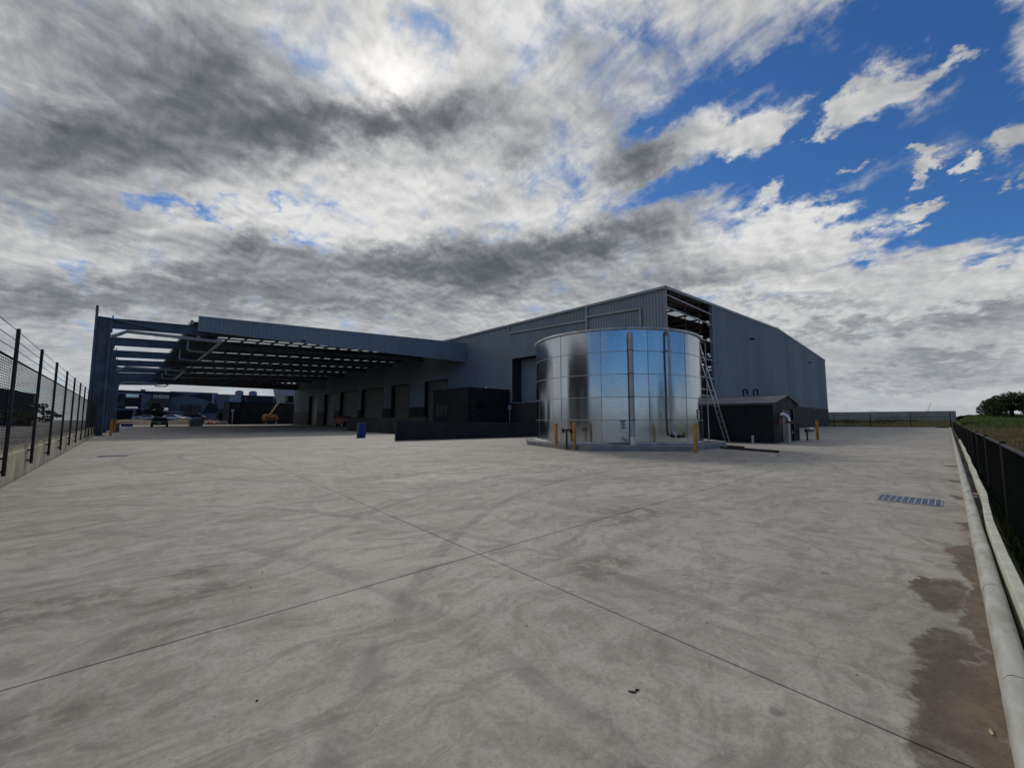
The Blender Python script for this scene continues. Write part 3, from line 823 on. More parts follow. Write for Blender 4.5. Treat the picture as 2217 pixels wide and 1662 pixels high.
# ================================================================== water tank
TC = (19.67, 12.55); TR = 4.35; NS = 13; ZR = [.215, 1.30, 2.33, 3.36, 4.40, 5.42]
tank = thing('water_tank', 'large round shiny galvanised steel water tank on a concrete plinth', 'water tank', (TC[0], TC[1], .21))
A0 = R(-127.8); DA = 2 * math.pi / NS
def pol(r, a, z=0): return (r * math.cos(a), r * math.sin(a), z)
rings = []
for ri in range(5):
    h = ZR[ri + 1] - ZR[ri]; rr = TR - (.006 if ri % 2 else 0)
    mb = MB(); n = 10
    vs = []
    for j in range(n + 1):
        a = DA * (j / n) + .0008
        vs += [pol(rr, a, 0.0), pol(rr, a, h)]
    mb.add(vs, [(2 * j, 2 * j + 2, 2 * j + 3, 2 * j + 1) for j in range(n)], True)
    first = None
    for k in range(NS):
        loc = (0, 0, ZR[ri] - .21); rot = (rv.uniform(-.0007, .0007), rv.uniform(-.0007, .0007), A0 + k * DA)
        if first is None: first = mb.build('steel_panel', 'tank', tank); first.location = loc; first.rotation_euler = rot
        else: share(first, tank, loc, rot)
mb = MB()
def bolt(a, z, s=.012):
    c_, s_ = math.cos(a), math.sin(a); p = Vector((c_, s_, 0)); t_ = Vector((-s_, c_, 0)) * s; u_ = Vector((0, 0, s)); b0 = p * (TR - .01); b1 = p * (TR + .014)
    mb.add([b0 - t_ - u_, b0 + t_ - u_, b0 + t_ + u_, b0 - t_ + u_, b1 - t_ * .7 - u_ * .7, b1 + t_ * .7 - u_ * .7, b1 + t_ * .7 + u_ * .7, b1 - t_ * .7 + u_ * .7],
           [(4, 5, 6, 7), (0, 1, 5, 4), (1, 2, 6, 5), (2, 3, 7, 6), (3, 0, 4, 7)])
for z in ZR[1:5] + [ZR[0] + .05, ZR[5] - .10]:
    n = 220 if z not in (ZR[5] - .10,) else 110
    for k in range(n): bolt(k * 2 * math.pi / n, z - .21)
for k in range(NS):
    z = ZR[0] + .06
    while z < ZR[5] - .03: bolt(A0 + k * DA, z - .21, .011); z += .066
tag(mb.build('seam_bolts', 'dark_steel', tank), kind='stuff')
mb = MB()
for zi in ZR[1:5]:
    mb.lathe([(TR + .002, zi - .224), (TR + .005, zi - .222), (TR + .005, zi - .198), (TR + .002, zi - .196)], (0, 0), 104)
for k in range(NS):
    a = A0 + k * DA; w_ = .014 / TR
    mb.add([pol(TR + .006, a - w_, .01), pol(TR + .006, a + w_, .01), pol(TR + .006, a + w_, 5.2), pol(TR + .006, a - w_, 5.2)], [(0, 1, 2, 3)])
tag(mb.build('seam_laps', 'galv_dull', tank), kind='stuff')
MB().lathe([(TR - .03, 5.16), (TR + .01, 5.165), (TR + .075, 5.17), (TR + .085, 5.20), (TR + .085, 5.265), (TR + .02, 5.275), (TR - .05, 5.275)], (0, 0), 104).build('rim', 'galv', tank)
MB().lathe([(TR - .04, 5.27), (1.5, 5.42), (.01, 5.48)], (0, 0), 52).build('roof', 'galv_dull', tank)
# base angle
MB().lathe([(TR + .004, .10), (TR + .012, .10), (TR + .016, .03), (TR + .09, .02), (TR + .09, .004)], (0, 0), 104).build('base_angle', 'galv_dull', tank)
# large overflow pipe
a = R(-138.4); rp = TR + .20
pts = [pol(rp, a, .02), pol(rp, a, 4.72), pol(rp, a, 4.82)] + [pol(rp - .20 + .20 * math.cos(R(t)), a, 4.82 + .16 * math.sin(R(t))) for t in (20, 40, 60, 80)] + [pol(TR - .02, a, 4.98)]
op = MB().tube(pts[:2], .105, 16).build('overflow_pipe', 'pvc', tank)
MB().tube([pol(rp, a, 4.62), pol(rp, a, 4.74)], .13, 16).build('collar', 'pvc', op)
MB().tube(pts[1:], .112, 16).build('elbow', 'galv_dull', op)
MB().tube([pol(rp, a, .0), pol(rp, a, .36)], .125, 16).build('sleeve', 'white_pvc', op)
mb = MB()
for z in (1.09, 2.12, 3.15, 4.2): mb.tube([pol(TR, a - .03, z), pol(rp, a - .03, z)], .012, 6); mb.lathe([(.116, z - .015), (.116, z + .015)], pol(rp, a)[:2], 14)
mb.build('pipe_brackets', 'dark_steel', op)
# thin fill pipe with a hooped top and a valve at its foot
a = R(-115.3); rp = TR + .17
hoop = [pol(rp, a, .55), pol(rp, a, 4.95)] + [pol(TR + .085 + .085 * math.cos(R(t)), a, 4.95 + .14 * math.sin(R(t))) for t in (30, 60, 90, 120, 150)] + [pol(TR - .01, a, 4.93)]
fp = MB().tube(hoop, .056, 12).build('fill_pipe', 'galv_dull', tank)
MB().tube([pol(rp, a, .60), pol(rp + .01, a + .01, .50), pol(rp + .03, a + .02, .44), pol(rp + .05, a + .045, .42)], .062, 12).build('bend', 'galv', fp)
mb = MB(); mb.tube([pol(rp + .05, a + .045, .42), pol(rp + .05, a + .12, .36)], .05, 10); b2 = a + .075
mb.lathe([(.07, .30), (.09, .36), (.07, .43)], pol(rp + .05, b2)[:2], 12)
mb.build('valve_body', 'dark_steel', fp)
mb = MB(); cc = Vector(pol(rp + .05, b2 + .04, .40)); er = Vector(pol(1, b2)); et = Vector(pol(1, b2 + math.pi / 2))
ring = [cc + er * .12 + (et * math.cos(2 * math.pi * k / 16) + Vector((0, 0, 1)) * math.sin(2 * math.pi * k / 16)) * .11 for k in range(17)]
mb.tube(ring, .014, 6, caps=False)
for k in range(3): mb.bar(ring[k * 5], ring[(k * 5 + 8) % 16], .016)
mb.tube([cc, cc + er * .13], .016, 6)
mb.build('hand_wheel', 'black', fp)
mb = MB()
for z in (1.09, 4.2): mb.tube([pol(TR, a - .02, z), pol(rp, a - .02, z)], .014, 6); mb.tube([pol(rp + .01, a - .035, z), pol(rp + .01, a + .02, z)], .02, 6)
mb.build('pipe_brackets', 'dark_steel', fp)
# low outlet and sight conduit
a = R(-143.0)
mb = MB(); mb.tube([pol(TR - .02, a - .012, .24), pol(TR + .10, a - .012, .24)], .055, 12); mb.tube([pol(TR + .06, a + .02, .20), pol(TR + .12, a + .02, .20)], .075, 14)
mb.tube([pol(TR + .01, a, .3), pol(TR + .08, a - .02, .34)], .03, 8); mb.build('outlet_fitting', 'galv_dull', tank)
MB().tube([pol(TR + .06, R(-152), .06), pol(TR + .06, R(-139), .06)], .018, 6).build('drain_line', 'dark_steel', tank)
a = R(-63); rp = TR + .26
MB().tube([pol(rp, a, 0), pol(rp, a, 5.1), pol(TR, a, 5.14)], .028, 8).build('conduit', 'galv', tank)
mb = MB()
for (q, z) in (((3.59, -1.5), 0), ((4.23, -2.35), 0), ((3.0, -.4), 0)):
    q2 = Vector((q[0], q[1], 0)); q2 = q2 * (min(1, (TR - .1) / q2.length)); mb.tube([(q2.x, q2.y, 5.2), (q2.x, q2.y, 6.35)], .022, 8)
pts3 = []
for q in ((3.0, -.4), (3.59, -1.5), (4.23, -2.35)):
    q2 = Vector((q[0], q[1], 0)); q2 = q2 * (min(1, (TR - .1) / q2.length)); pts3.append(q2)
for z in (5.85, 6.35): mb.tube([(p.x, p.y, z) for p in pts3], .022, 8)
mb.build('guard_rail', 'galv', tank)

# plinth
POLY = [(14.42, 10.4), (17.2, 7.42), (20.3, 7.46), (22.6, 7.9), (25.3, 10.2), (25.6, 14.8), (22.9, 17.4), (18.0, 17.85), (15.55, 15.3), (14.40, 11.9)]
pl = MB().prism(POLY, 'z', -.03, .205).build('tank_plinth', 'concrete_slab', bevel=.012); tag(pl, 'grey many-sided concrete plinth under the round steel tank', 'plinth')

# signs fixed to the tank
def on_tank(a, z): p = pol(TR + .012, a); return (TC[0] + p[0], TC[1] + p[1], z)
def text_obj(txt, size, mat, parent, loc, rot=(R(90), 0, 0), name='lettering', align='CENTER', ext=.001):
    cu = bpy.data.curves.new(name, 'FONT'); cu.body = txt; cu.size = size; cu.align_x = align; cu.align_y = 'CENTER'; cu.extrude = ext; cu.resolution_u = 3
    tmp = bpy.data.objects.new('tmp', cu); COL.objects.link(tmp)
    dg = bpy.context.evaluated_depsgraph_get(); me = bpy.data.meshes.new_from_object(tmp.evaluated_get(dg))
    bpy.data.objects.remove(tmp); me.materials.clear(); me.materials.append(M[mat])
    o = bpy.data.objects.new(name, me); COL.objects.link(o); o.parent = parent; o.location = loc; o.rotation_euler = rot
    return o
a = R(-143.4)
sg = thing('danger_sign', 'small black and white prohibition sign on the steel tank', 'sign', on_tank(a, 1.10), a + math.pi / 2)
MB().box(-.125, .125, -.004, .004, -.19, .19).build('plate', 'sign_white', sg)
MB().box(-.125, .125, -.0065, -.0045, .13, .19).build('header_band', 'sign_black', sg)
text_obj('DANGER', .045, 'sign_white', sg, (0, -.008, .16))
mb = MB(); n = 28
for k in range(n):
    t0, t1 = 2 * math.pi * k / n, 2 * math.pi * (k + 1) / n
    mb.add([(.098 * math.cos(t0), -.0055, .02 + .098 * math.sin(t0)), (.098 * math.cos(t1), -.0055, .02 + .098 * math.sin(t1)), (.078 * math.cos(t1), -.0055, .02 + .078 * math.sin(t1)), (.078 * math.cos(t0), -.0055, .02 + .078 * math.sin(t0))], [(3, 2, 1, 0)])
mb.bar((-.06, -.006, .08), (.06, -.006, -.04), .002, .02)
mb.build('prohibition_ring', 'sign_black', sg)
mb = MB(); mb.add([(.0, -.005, .06), (.03, -.005, .07), (.045, -.005, .03), (.02, -.005, -.05), (-.01, -.005, -.05), (.01, -.005, .01), (-.05, -.005, .02), (-.05, -.005, .04)], [(0, 1, 2, 3, 4, 5, 6, 7)])
mb.build('figure', 'sign_black', sg)
MB().box(-.09, .09, -.006, -.0045, -.165, -.11).build('caption_bar', 'sign_black', sg)
a = R(-85.5)
sg = thing('fire_sign', 'red sign with white text panels on the tank edge', 'sign', on_tank(a, 1.57), a + math.pi / 2)
MB().box(-.15, .15, -.004, .004, -.23, .23).build('plate', 'sign_red', sg)
for z in (-.14, 0, .14): MB().box(-.115, .115, -.0065, -.0045, z - .045, z + .045).build('text_panel', 'sign_white', sg)

# ladder from the ground to the tank top
ld = thing('access_ladder', 'tall galvanised ladder leaning up to the top of the steel tank', 'ladder', (25.7, 8.8, 0))
tp = Vector((24.5 - 25.7, 9.85 - 8.8, 5.85)); wv = Vector((.28, .33, 0))
for s in (0, 1):
    a3 = wv * s; MB().bar(a3 + Vector((0, 0, -.01)), tp + a3, .05, .10).build('stringer', 'galv', ld)
rung = None
for k in range(1, 19):
    p = tp * (k / 19.5); m_ = MB().tube([p + wv * .04, p + wv * .96], .016, 6).build('rung', 'galv', ld)
MB().bar(tp * .97 + wv * .5, tp * .97 + wv * .5 + Vector((-.75, .15, -.1)), .05).build('standoff', 'galv', ld)

# ================================================================== bollards
def make_bollard():
    t = thing('bollard', '', 'bollard')
    mb = MB(); mb.lathe([(.074, .0), (.074, 1.13), (.066, 1.155), (.04, 1.17), (.005, 1.175)], (0, 0), 18); mb.build('post', 'orange', t)
    mb = MB(); mb.lathe([(.10, .0), (.10, .012), (.076, .016)], (0, 0), 18); mb.build('base_ring', 'orange', t)
    return t
b0 = make_bollard(); GB = 'orange steel bollards'
BL = [((14.65, 12.56), 'orange steel bollard beside the tank plinth, left of the twin-headed standpipe', 1),
      ((14.32, 11.22), 'orange steel bollard in front of the twin-headed standpipe', 1),
      ((16.88, 7.08), 'orange steel bollard at the plinth corner by the tank ladder and red sign', 1),
      ((33.4, 6.0), 'orange steel bollard standing alone past the dark pump house', 1.08),
      ((66, 15.6), 'far orange bollard against the dark base of the big shed wall', 1.25), ((63, 15.6), 'far orange bollard against the dark base of the big shed wall', 1.25),
      ((-.72, 47.6), 'orange bollard guarding the foot of the first canopy column', 1.15), ((-.60, 58.6), 'orange bollard guarding the foot of the second canopy column', 1.15)]
for i, ((x, y), lab, s) in enumerate(BL):
    o = b0 if i == 0 else copy_tree(b0)
    o.location = (x, y, 0); o.scale = (s, s, s); tag(o, lab, 'bollard', GB); o.rotation_euler = (rv.uniform(-.008, .008), rv.uniform(-.008, .008), rv.uniform(0, 6))

for (ya_, yb_) in ((111.1, 117.7), (99.3, 106.1), (85.9, 95.9), (74.3, 84.2), (64.3, 70.9), (52.7, 59.25)):
    for yy in (ya_ - .3, yb_ + .3):
        o = copy_tree(b0); o.location = (35.3, yy, 0); o.scale = (1.2, 1.2, 1.2)
        tag(o, 'orange bollard guarding a roller door jamb under the canopy', 'bollard', 'door jamb bollards')

# twin-headed fire standpipe
t = thing('fire_standpipe', 'dark twin-headed fire standpipe behind an orange bollard', 'standpipe', (14.27, 11.62, 0), R(118))
MB().tube([(0, 0, 0), (0, 0, .84)], .042, 12).build('riser', 'dark_steel', t)
MB().tube([(-.20, 0, .86), (.20, 0, .86)], .045, 12).build('manifold', 'primer', t)
for s in (-1, 1):
    h = MB().tube([(s * .16, 0, .88), (s * .17, -.10, .82), (s * .17, -.14, .78)], [.055, .06, .065], 12).build('inlet', 'black', t)
    MB().tube([(s * .17, -.06, .90), (s * .17, -.11, .885)], .035, 10).build('cap', 'chrome', h)

# ================================================================== pump house
ph = thing('pump_house', 'dark charcoal pump house with pitched roof and roller door beside the tank', 'shed', (26.45, 6.7, 0))
W_, D_, EH, RH = 5.5, 6.6, 2.25, 2.76
mb = MB(); ribbed(mb, (0, D_), (0, 0), lambda t: -.01, lambda t: EH, (-1, 0), .19, .02); mb.build('side_wall', 'shed', ph)
mb = MB(); ribbed(mb, (W_, 0), (W_, D_), lambda t: -.01, lambda t: EH, (1, 0), .19, .02); mb.build('side_wall', 'shed', ph)
gz = lambda x: EH + (RH - EH) * (1 - abs(x - W_ / 2) / (W_ / 2))
mb = MB(); d0, d1, dz_ = 1.55, 4.15, 1.98
ribbed(mb, (0, 0), (d0, 0), lambda t: -.01, lambda t: gz(t * d0), (0, -1), .19, .02)
ribbed(mb, (d1, 0), (W_, 0), lambda t: -.01, lambda t: gz(d1 + t * (W_ - d1)), (0, -1), .19, .02)
ribbed(mb, (d0, 0), (W_ / 2, 0), lambda t: dz_, lambda t: gz(d0 + t * (W_ / 2 - d0)), (0, -1), .19, .02)
ribbed(mb, (W_ / 2, 0), (d1, 0), lambda t: dz_, lambda t: gz(W_ / 2 + t * (d1 - W_ / 2)), (0, -1), .19, .02)
mb.build('gable_wall', 'shed', ph)
MB().prism([(0, -.01), (W_, -.01), (W_, EH), (W_ / 2, RH), (0, EH)], 'y', D_ - .03, D_).build('gable_wall', 'shed', ph)
for s in (0, 1):
    x0, x1 = ((-.14, W_ / 2) if s == 0 else (W_ / 2, W_ + .14)); z0 = EH - .02; z1 = RH + .02
    za, zb_ = (z0, z1) if s == 0 else (z1, z0)
    mb = MB(); n = 34
    mb.hexa([(x0, -.12, za), (x1, -.12, zb_), (x1, D_ + .1, zb_), (x0, D_ + .1, za), (x0, -.12, za + .05), (x1, -.12, zb_ + .05), (x1, D_ + .1, zb_ + .05), (x0, D_ + .1, za + .05)])
    for j in range(n):
        y = -.1 + j * (D_ + .15) / n; mb.bar((x0, y, za + .06), (x1, y, zb_ + .06), .03, .025)
    mb.build('roof_slope', 'shed_roof', ph)
MB().tube([(W_ / 2, -.14, RH + .075), (W_ / 2, D_ + .1, RH + .075)], .06, 6).build('ridge_cap', 'shed_roof', ph)
MB().box(-.20, -.145, -.1, D_ + .1, EH - .10, EH + .02).build('gutter', 'shed_roof', ph)
MB().tube([(W_ / 2 - .0, -.03, RH - .22), (W_ / 2, .02, RH - .22)], .10, 14).build('vent', 'black', ph)
mb = MB(); z = .0
prof2 = []
while z < dz_ - .01:
    for q, dd in ((0, 0), (.5, .02)): prof2.append((z + q * .075, dd))
    z += .075
vs = []
for (zz, dd) in prof2: vs += [(d0 + .03, .10 - dd, zz), (d1 - .03, .10 - dd, zz)]
mb.add(vs, [(2 * i, 2 * i + 1, 2 * i + 3, 2 * i + 2) for i in range(len(prof2) - 1)])
rd = mb.build('roller_door', 'shed_roof', ph)
for x in (d0, d1): MB().box(x - .05, x + .05, -.035, .12, -.01, dz_).build('door_jamb', 'shed', ph)
for (x, z) in ((2.5, 1.12), (2.5, .52)):
    v_ = MB().tube([(x - .35, -.16, z), (x + .3, -.16, z)], .065, 10).build('pump_valve', 'red_paint', ph); MB().tube([(x + .12, -.27, z + .05), (x + .12, -.2, z + .05)], .10, 12).build('hand_wheel', 'red_paint', v_)
# exhaust elbow and white pipe
MB().tube([(.95, -.05, 1.60), (.95, -.22, 1.62), (1.05, -.36, 1.55), (1.12, -.42, 1.40), (1.13, -.43, 1.22)], .10, 14).build('exhaust_elbow', 'chrome', ph)
MB().tube([(1.13, -.43, 1.22), (1.13, -.43, 1.14)], .14, 14).build('pipe_flange', 'black', ph)
MB().tube([(1.13, -.43, 1.14), (1.13, -.43, .0)], .06, 14).build('white_pipe', 'white_pvc', ph)
MB().box(.55, .80, -.14, -.03, 1.05, 1.40).build('alarm_box', 'red_paint', ph)
tm = MB(); tm.tube([(W_ + .02, -.35, .62), (W_ + 2.0, -.35, .62)], .10, 12)
th_ = tm.build('test_header', 'dark_steel', ph)
for x in (.7, 1.15, 1.6): MB().tube([(W_ + x, -.35, .72), (W_ + x, -.45, .74)], .075, 10).build('hose_cap', 'chrome', th_)
MB().tube([(W_ + .3, -.35, .62), (W_ + .3, -.35, -.01)], .05, 8).build('leg', 'dark_steel', ph)
for (y, z1) in ((2.35, 3.28), (1.75, 3.24)):
    x = W_ / 2; MB().tube([(x, y, 2.7), (x, y, z1 - .08), (x, y - .06, z1), (x, y - .18, z1), (x, y - .24, z1 - .08), (x, y - .20, z1 - .2), (x, y - .28, z1 - .34)], .05, 8).build('gooseneck_vent', 'black', ph)
o = MB().tube([(0, 0, -.01), (0, 0, .42)], .065, 14).build('pipe_stub', 'white_pvc'); o.location = (26.2, 7.75, 0); tag(o, 'short upright white pipe stub by the pump house wall', 'pipe')

# timbers on the ground
o = MB().box(0, 2.75, -.05, .05, .0, .085).build('timber_beam', 'timber', bevel=.004); o.location = (20.1, 7.3, 0.002); o.rotation_euler = (0, 0, math.atan2(-2.45, -.97)); tag(o, 'long dark timber beam lying on the concrete by the plinth', 'timber')
o = MB().box(0, .95, -.075, .075, .0, .10).build('timber_offcut', 'timber_brown', bevel=.004); o.location = (21.2, 7.35, .003); o.rotation_euler = (0, 0, R(-121)); tag(o, 'short brown timber offcut behind the long dark beam', 'timber')

# ================================================================== warehouse
XW, YG, YE, XE = 36.0, 17.35, 131.0, 108.0
DADO, EAVE, DT = 3.47, 13.5, 7.55
wh = thing('warehouse', 'huge blue-grey ribbed metal warehouse behind the tank, corner bay unclad', 'warehouse', (XW, YG, 0))
wl = Matrix.Translation((-XW, -YG, 0))
def WB(mb, name, mat, parent=None, bevel=0):
    """build in world coordinates under the warehouse"""
    o = mb.build(name, mat, parent or wh, bevel)
    if parent is None: o.data.transform(wl)
    return o
DOORS = [(111.1, 117.7), (99.3, 106.1), (85.9, 95.9), (74.3, 84.2), (64.3, 70.9), (52.7, 59.25)][::-1]
REC = (28.0, 38.14)
# side wall cladding in bays between openings
cuts = [YG]
edges = sorted([REC] + DOORS)
def side_bay(y0, y1, zb, zt):
    mb = MB(); ribbed(mb, (XW, y1), (XW, y0), lambda t: zb, lambda t: zt, (-1, 0), .32, .055); WB(mb, 'wall_sheet', 'cladding')
y = YG
for (a, b) in edges:
    side_bay(y, a, DADO, EAVE)
    side_bay(a, b, 9.15 if (a, b) == REC else DT, EAVE)
    y = b
side_bay(y, YE, DADO, EAVE)
# precast dado panels between the doors
y = YG + .32
for (a, b) in DOORS + [(YE, YE)]:
    ln = a - y; n = max(1, round(ln / 6.5))
    for i in range(n):
        WB(MB().box(XW - .10, XW + .22, y + i * ln / n + .008, y + (i + 1) * ln / n - .008, -.02, DADO - .02), 'dado_panel', 'dado')
    y = b
WB(MB().box(XW - .07, XW + .05, YG, DOORS[0][0], DADO - .018, DADO + .05), 'drip_flashing', 'trim')
# recessed bay
mb = MB(); ribbed(mb, (XW + 1.6, REC[1]), (XW + 1.6, REC[0]), lambda t: DADO, lambda t: 9.15, (-1, 0), .30, .05); WB(mb, 'recess_back_sheet', 'cladding')
mb = MB(); mb.box(XW + .04, XW + 1.6, REC[1] - .02, REC[1] + .04, DADO, 9.15); mb.box(XW + .04, XW + 1.6, REC[0] - .04, REC[0] + .02, DADO, 9.15); mb.box(XW + .04, XW + 1.6, REC[0] - .04, REC[1] + .04, 9.16, 9.24)
mb.box(XW + .22, XW + 1.6, REC[0], REC[1], DADO - .1, DADO - .03)
WB(mb, 'recess_lining', 'dado')
WB(MB().box(XW - .06, XW + .06, REC[1] + .045, REC[1] + .16, DADO + .06, 9.3), 'recess_trim', 'trim')
# roller doors set back in deep reveals
for di, (a, b) in enumerate(DOORS):
    dr = MB(); z = .02; pr = []
    while z < DT - .02: pr += [(z, 0), (z + .13, .05)]; z += .26
    pr.append((DT + .03, 0)); vs = []
    for (zz, dd) in pr: vs += [(XW + .72 - dd, a, zz), (XW + .72 - dd, b, zz)]
    dr.add(vs, [(2 * i, 2 * i + 2, 2 * i + 3, 2 * i + 1) for i in range(len(pr) - 1)])
    d_ = WB(dr, 'roller_door', 'door')
    mb = MB(); mb.box(XW - .03, XW + .9, b, b + .08, -.02, DT); mb.box(XW - .03, XW + .9, a - .08, a, -.02, DT); mb.box(XW - .03, XW + .9, a - .08, b + .08, DT + .002, DT + .12)
    WB(mb, 'door_reveal', 'black_paint')
    bm_ = MB().box(XW + .66, XW + .78, a, b, 0, .10); bo = bm_.build('bottom_rail', 'dark_steel', d_); bo.data.transform(wl)
# gutter, corner trim and surface downpipes
WB(MB().box(XW - .24, XW - .04, YG - .05, YE, EAVE - .02, EAVE + .20), 'gutter', 'trim')
WB(MB().box(XW - .05, XW + .10, YG - .07, YG - .003, DADO, EAVE), 'corner_trim', 'trim')
for pts in ([(38.66, 13.45), (38.66, 12.52), (26.3, 12.06)], [(26.22, 13.45), (26.22, 11.0)], [(26.1, 12.38), (19.86, 12.10), (19.86, 8.0)]):
    WB(MB().tube([(XW - .16, y, z) for (y, z) in pts], .11, 8), 'downpipe', 'pvc')
# gable wall (faces the camera's right) : open bay first, clad beyond x=47
RZ = lambda x: (13.6 + (15.35 - 13.6) * (x - 36) / 37) if x < 73 else 15.35 - (15.35 - 13.95) * (x - 73) / 35
for (x0, x1) in ((47, 73), (73, XE)):
    mb = MB(); ribbed(mb, (x0, YG), (x1, YG), lambda t: 3.55, lambda t: RZ(x0 + t * (x1 - x0)) - .02, (0, -1), .36, .055); WB(mb, 'wall_sheet', 'cladding')
n = 11
for i in range(n):
    x0 = 36.25 + i * (XE - 36.25) / n; x1 = 36.25 + (i + 1) * (XE - 36.25) / n
    WB(MB().box(x0 + .01, x1 - .01, YG - .09, YG + .2, -.02, 3.53 if x0 > 46 else 2.95), 'dado_panel', 'dado')
for (x0, x1) in ((36, 73), (73, XE + .2)):
    z0, z1 = RZ(x0), RZ(min(x1, XE)); WB(MB().hexa([(x0, YG - .12, z0 - .12), (x1, YG - .12, z1 - .12), (x1, YG + .15, z1 - .12), (x0, YG + .15, z0 - .12), (x0, YG - .12, z0 + .12), (x1, YG - .12, z1 + .12), (x1, YG + .15, z1 + .12), (x0, YG + .15, z0 + .12)]), 'barge_flashing', 'trim')
girt = None
for z in (13.0, 11.82, 9.82, 7.81, 5.80, 4.53, 3.87):
    WB(MB().box(36.12, 46.95, YG + .02, YG + .09, z - .06, z + .06), 'girt', 'galv_dull')
WB(MB().box(36.12, 46.95, YG + .0, YG + .2, 2.96, 3.40), 'sill_beam', 'galv_dull')
for x in (40.4, 43.8): WB(MB().box(x - .05, x + .05, YG + .1, YG + .2, 2.96, RZ(x) - .25), 'mullion', 'primer')
WB(MB().box(46.9, 47.02, YG - .06, YG + .3, 3.0, RZ(47)), 'jamb_flashing', 'trim')
for x in (59.5, 92.1):
    fl = WB(MB().box(x - .32, x + .32, YG - .50, YG - .22, 11.82, 12.0), 'floodlight', 'black')
    ar = MB().box(x - .05, x + .05, YG - .30, YG - .04, 11.95, 12.06).build('arm', 'black', fl); ar.data.transform(wl)
# far walls
WB(MB().box(XW + .1, XE, YE - .1, YE, -.02, 13.4), 'rear_wall', 'cladding'); WB(MB().box(XE - .1, XE, YG + .1, YE - .1, -.02, 13.9), 'side_wall', 'cladding')
# roof with translucent strips
Y0 = YG - .1; nb = 20; bw = (YE - Y0) / nb
for (x0, x1) in ((35.85, 73), (73, XE + .2)):
    za, zb2 = RZ(max(x0, 36)), RZ(min(x1, XE)); op_ = MB(); sk = []
    for i in range(nb):
        ya = Y0 + i * bw; ys = ya + bw - 1.3; yb = ya + bw
        def strip(m_, a, b, up, th):
            m_.hexa([(x0, a, za + up), (x1, a, zb2 + up), (x1, b, zb2 + up), (x0, b, za + up), (x0, a, za + up + th), (x1, a, zb2 + up + th), (x1, b, zb2 + up + th), (x0, b, za + up + th)])
        strip(op_, ya, ys, .10, .05)
        s1 = MB(); strip(s1, ys + .002, yb - .002, .11, .02); sk.append(s1)
    rf = WB(op_, 'roof_sheeting', 'roof')
    for s1 in sk:
        so = s1.build('skylight', 'skylight', rf); so.data.transform(wl)
WB(MB().box(72.7, 73.3, Y0, YE, 15.5, 15.58), 'ridge_cap', 'trim')
# frame inside
for x in (37.0, 47.3, 60, 73, 90):
    for k in range(5):
        y = YG + 1.0 + k * 11.4; mb = MB(); zt = RZ(x) - .9
        mb.box(x - .2, x + .2, y - .14, y - .11, 0, zt); mb.box(x - .2, x + .2, y + .11, y + .14, 0, zt); mb.box(x - .012, x + .012, y - .11, y + .11, 0, zt); WB(mb, 'column', 'primer')
for k in range(10):
    y = YG + 1.0 + k * 11.4; mb = MB()
    for (x0, x1) in ((36.3, 73), (73, XE - .2)): mb.bar((x0, y, RZ(x0) - .45), (x1, y, RZ(x1) - .45), .22, .5)
    WB(mb, 'rafter', 'primer')
for i in range(17):
    x = 37.5 + i * 4.2
    if x < XE - 1: WB(MB().box(x - .04, x + .04, YG + .3, YE - .3, RZ(x) - .17, RZ(x) + .06), 'purlin', 'dark_steel')

# ================================================================== loading canopy
cn = thing('loading_canopy', 'long open loading canopy with grey fascia and exposed steel beams', 'canopy', (0, 48, 0))
cl = Matrix.Translation((0, -48, 0))
def CB(mb, name, mat, parent=None):
    o = mb.build(name, mat, parent or cn); o.data.transform(cl); return o
XL, XR = 4.62, 35.9; YF, YB = 47.9, 127.0; SP = 11.1
FT = lambda x: 11.0 + (12.45 - 11.0) * (x - XL) / (XR - XL)
FBm = lambda x: 9.71 + .08 * (x - XL) / (XR - XL)
mb = MB(); ribbed(mb, (XL, YF), (XR, YF), lambda t: FBm(XL + t * (XR - XL)), lambda t: FT(XL + t * (XR - XL)), (0, -1), .34, .05); CB(mb, 'fascia_sheet', 'cladding')
CB(MB().hexa([(XL - .05, YF - .07, FT(XL) - .03), (XR, YF - .07, FT(XR) - .03), (XR, YF + .3, FT(XR) - .03), (XL - .05, YF + .3, FT(XL) - .03), (XL - .05, YF - .07, FT(XL) + .08), (XR, YF - .07, FT(XR) + .08), (XR, YF + .3, FT(XR) + .08), (XL - .05, YF + .3, FT(XL) + .08)]), 'fascia_cap', 'trim')
CB(MB().hexa([(XL, YF - .03, FBm(XL) - .06), (XR, YF - .03, FBm(XR) - .06), (XR, YF + .16, FBm(XR) - .06), (XL, YF + .16, FBm(XL) - .06), (XL, YF - .03, FBm(XL)), (XR, YF - .03, FBm(XR)), (XR, YF + .16, FBm(XR)), (XL, YF + .16, FBm(XL))]), 'fascia_sill', 'trim')
CB(MB().box(XL - .04, XL + .04, YF - .04, YF + .5, 9.70, FT(XL) + .06), 'fascia_end', 'trim')
RC = lambda x: 10.45 + .0445 * (x - 4.2)
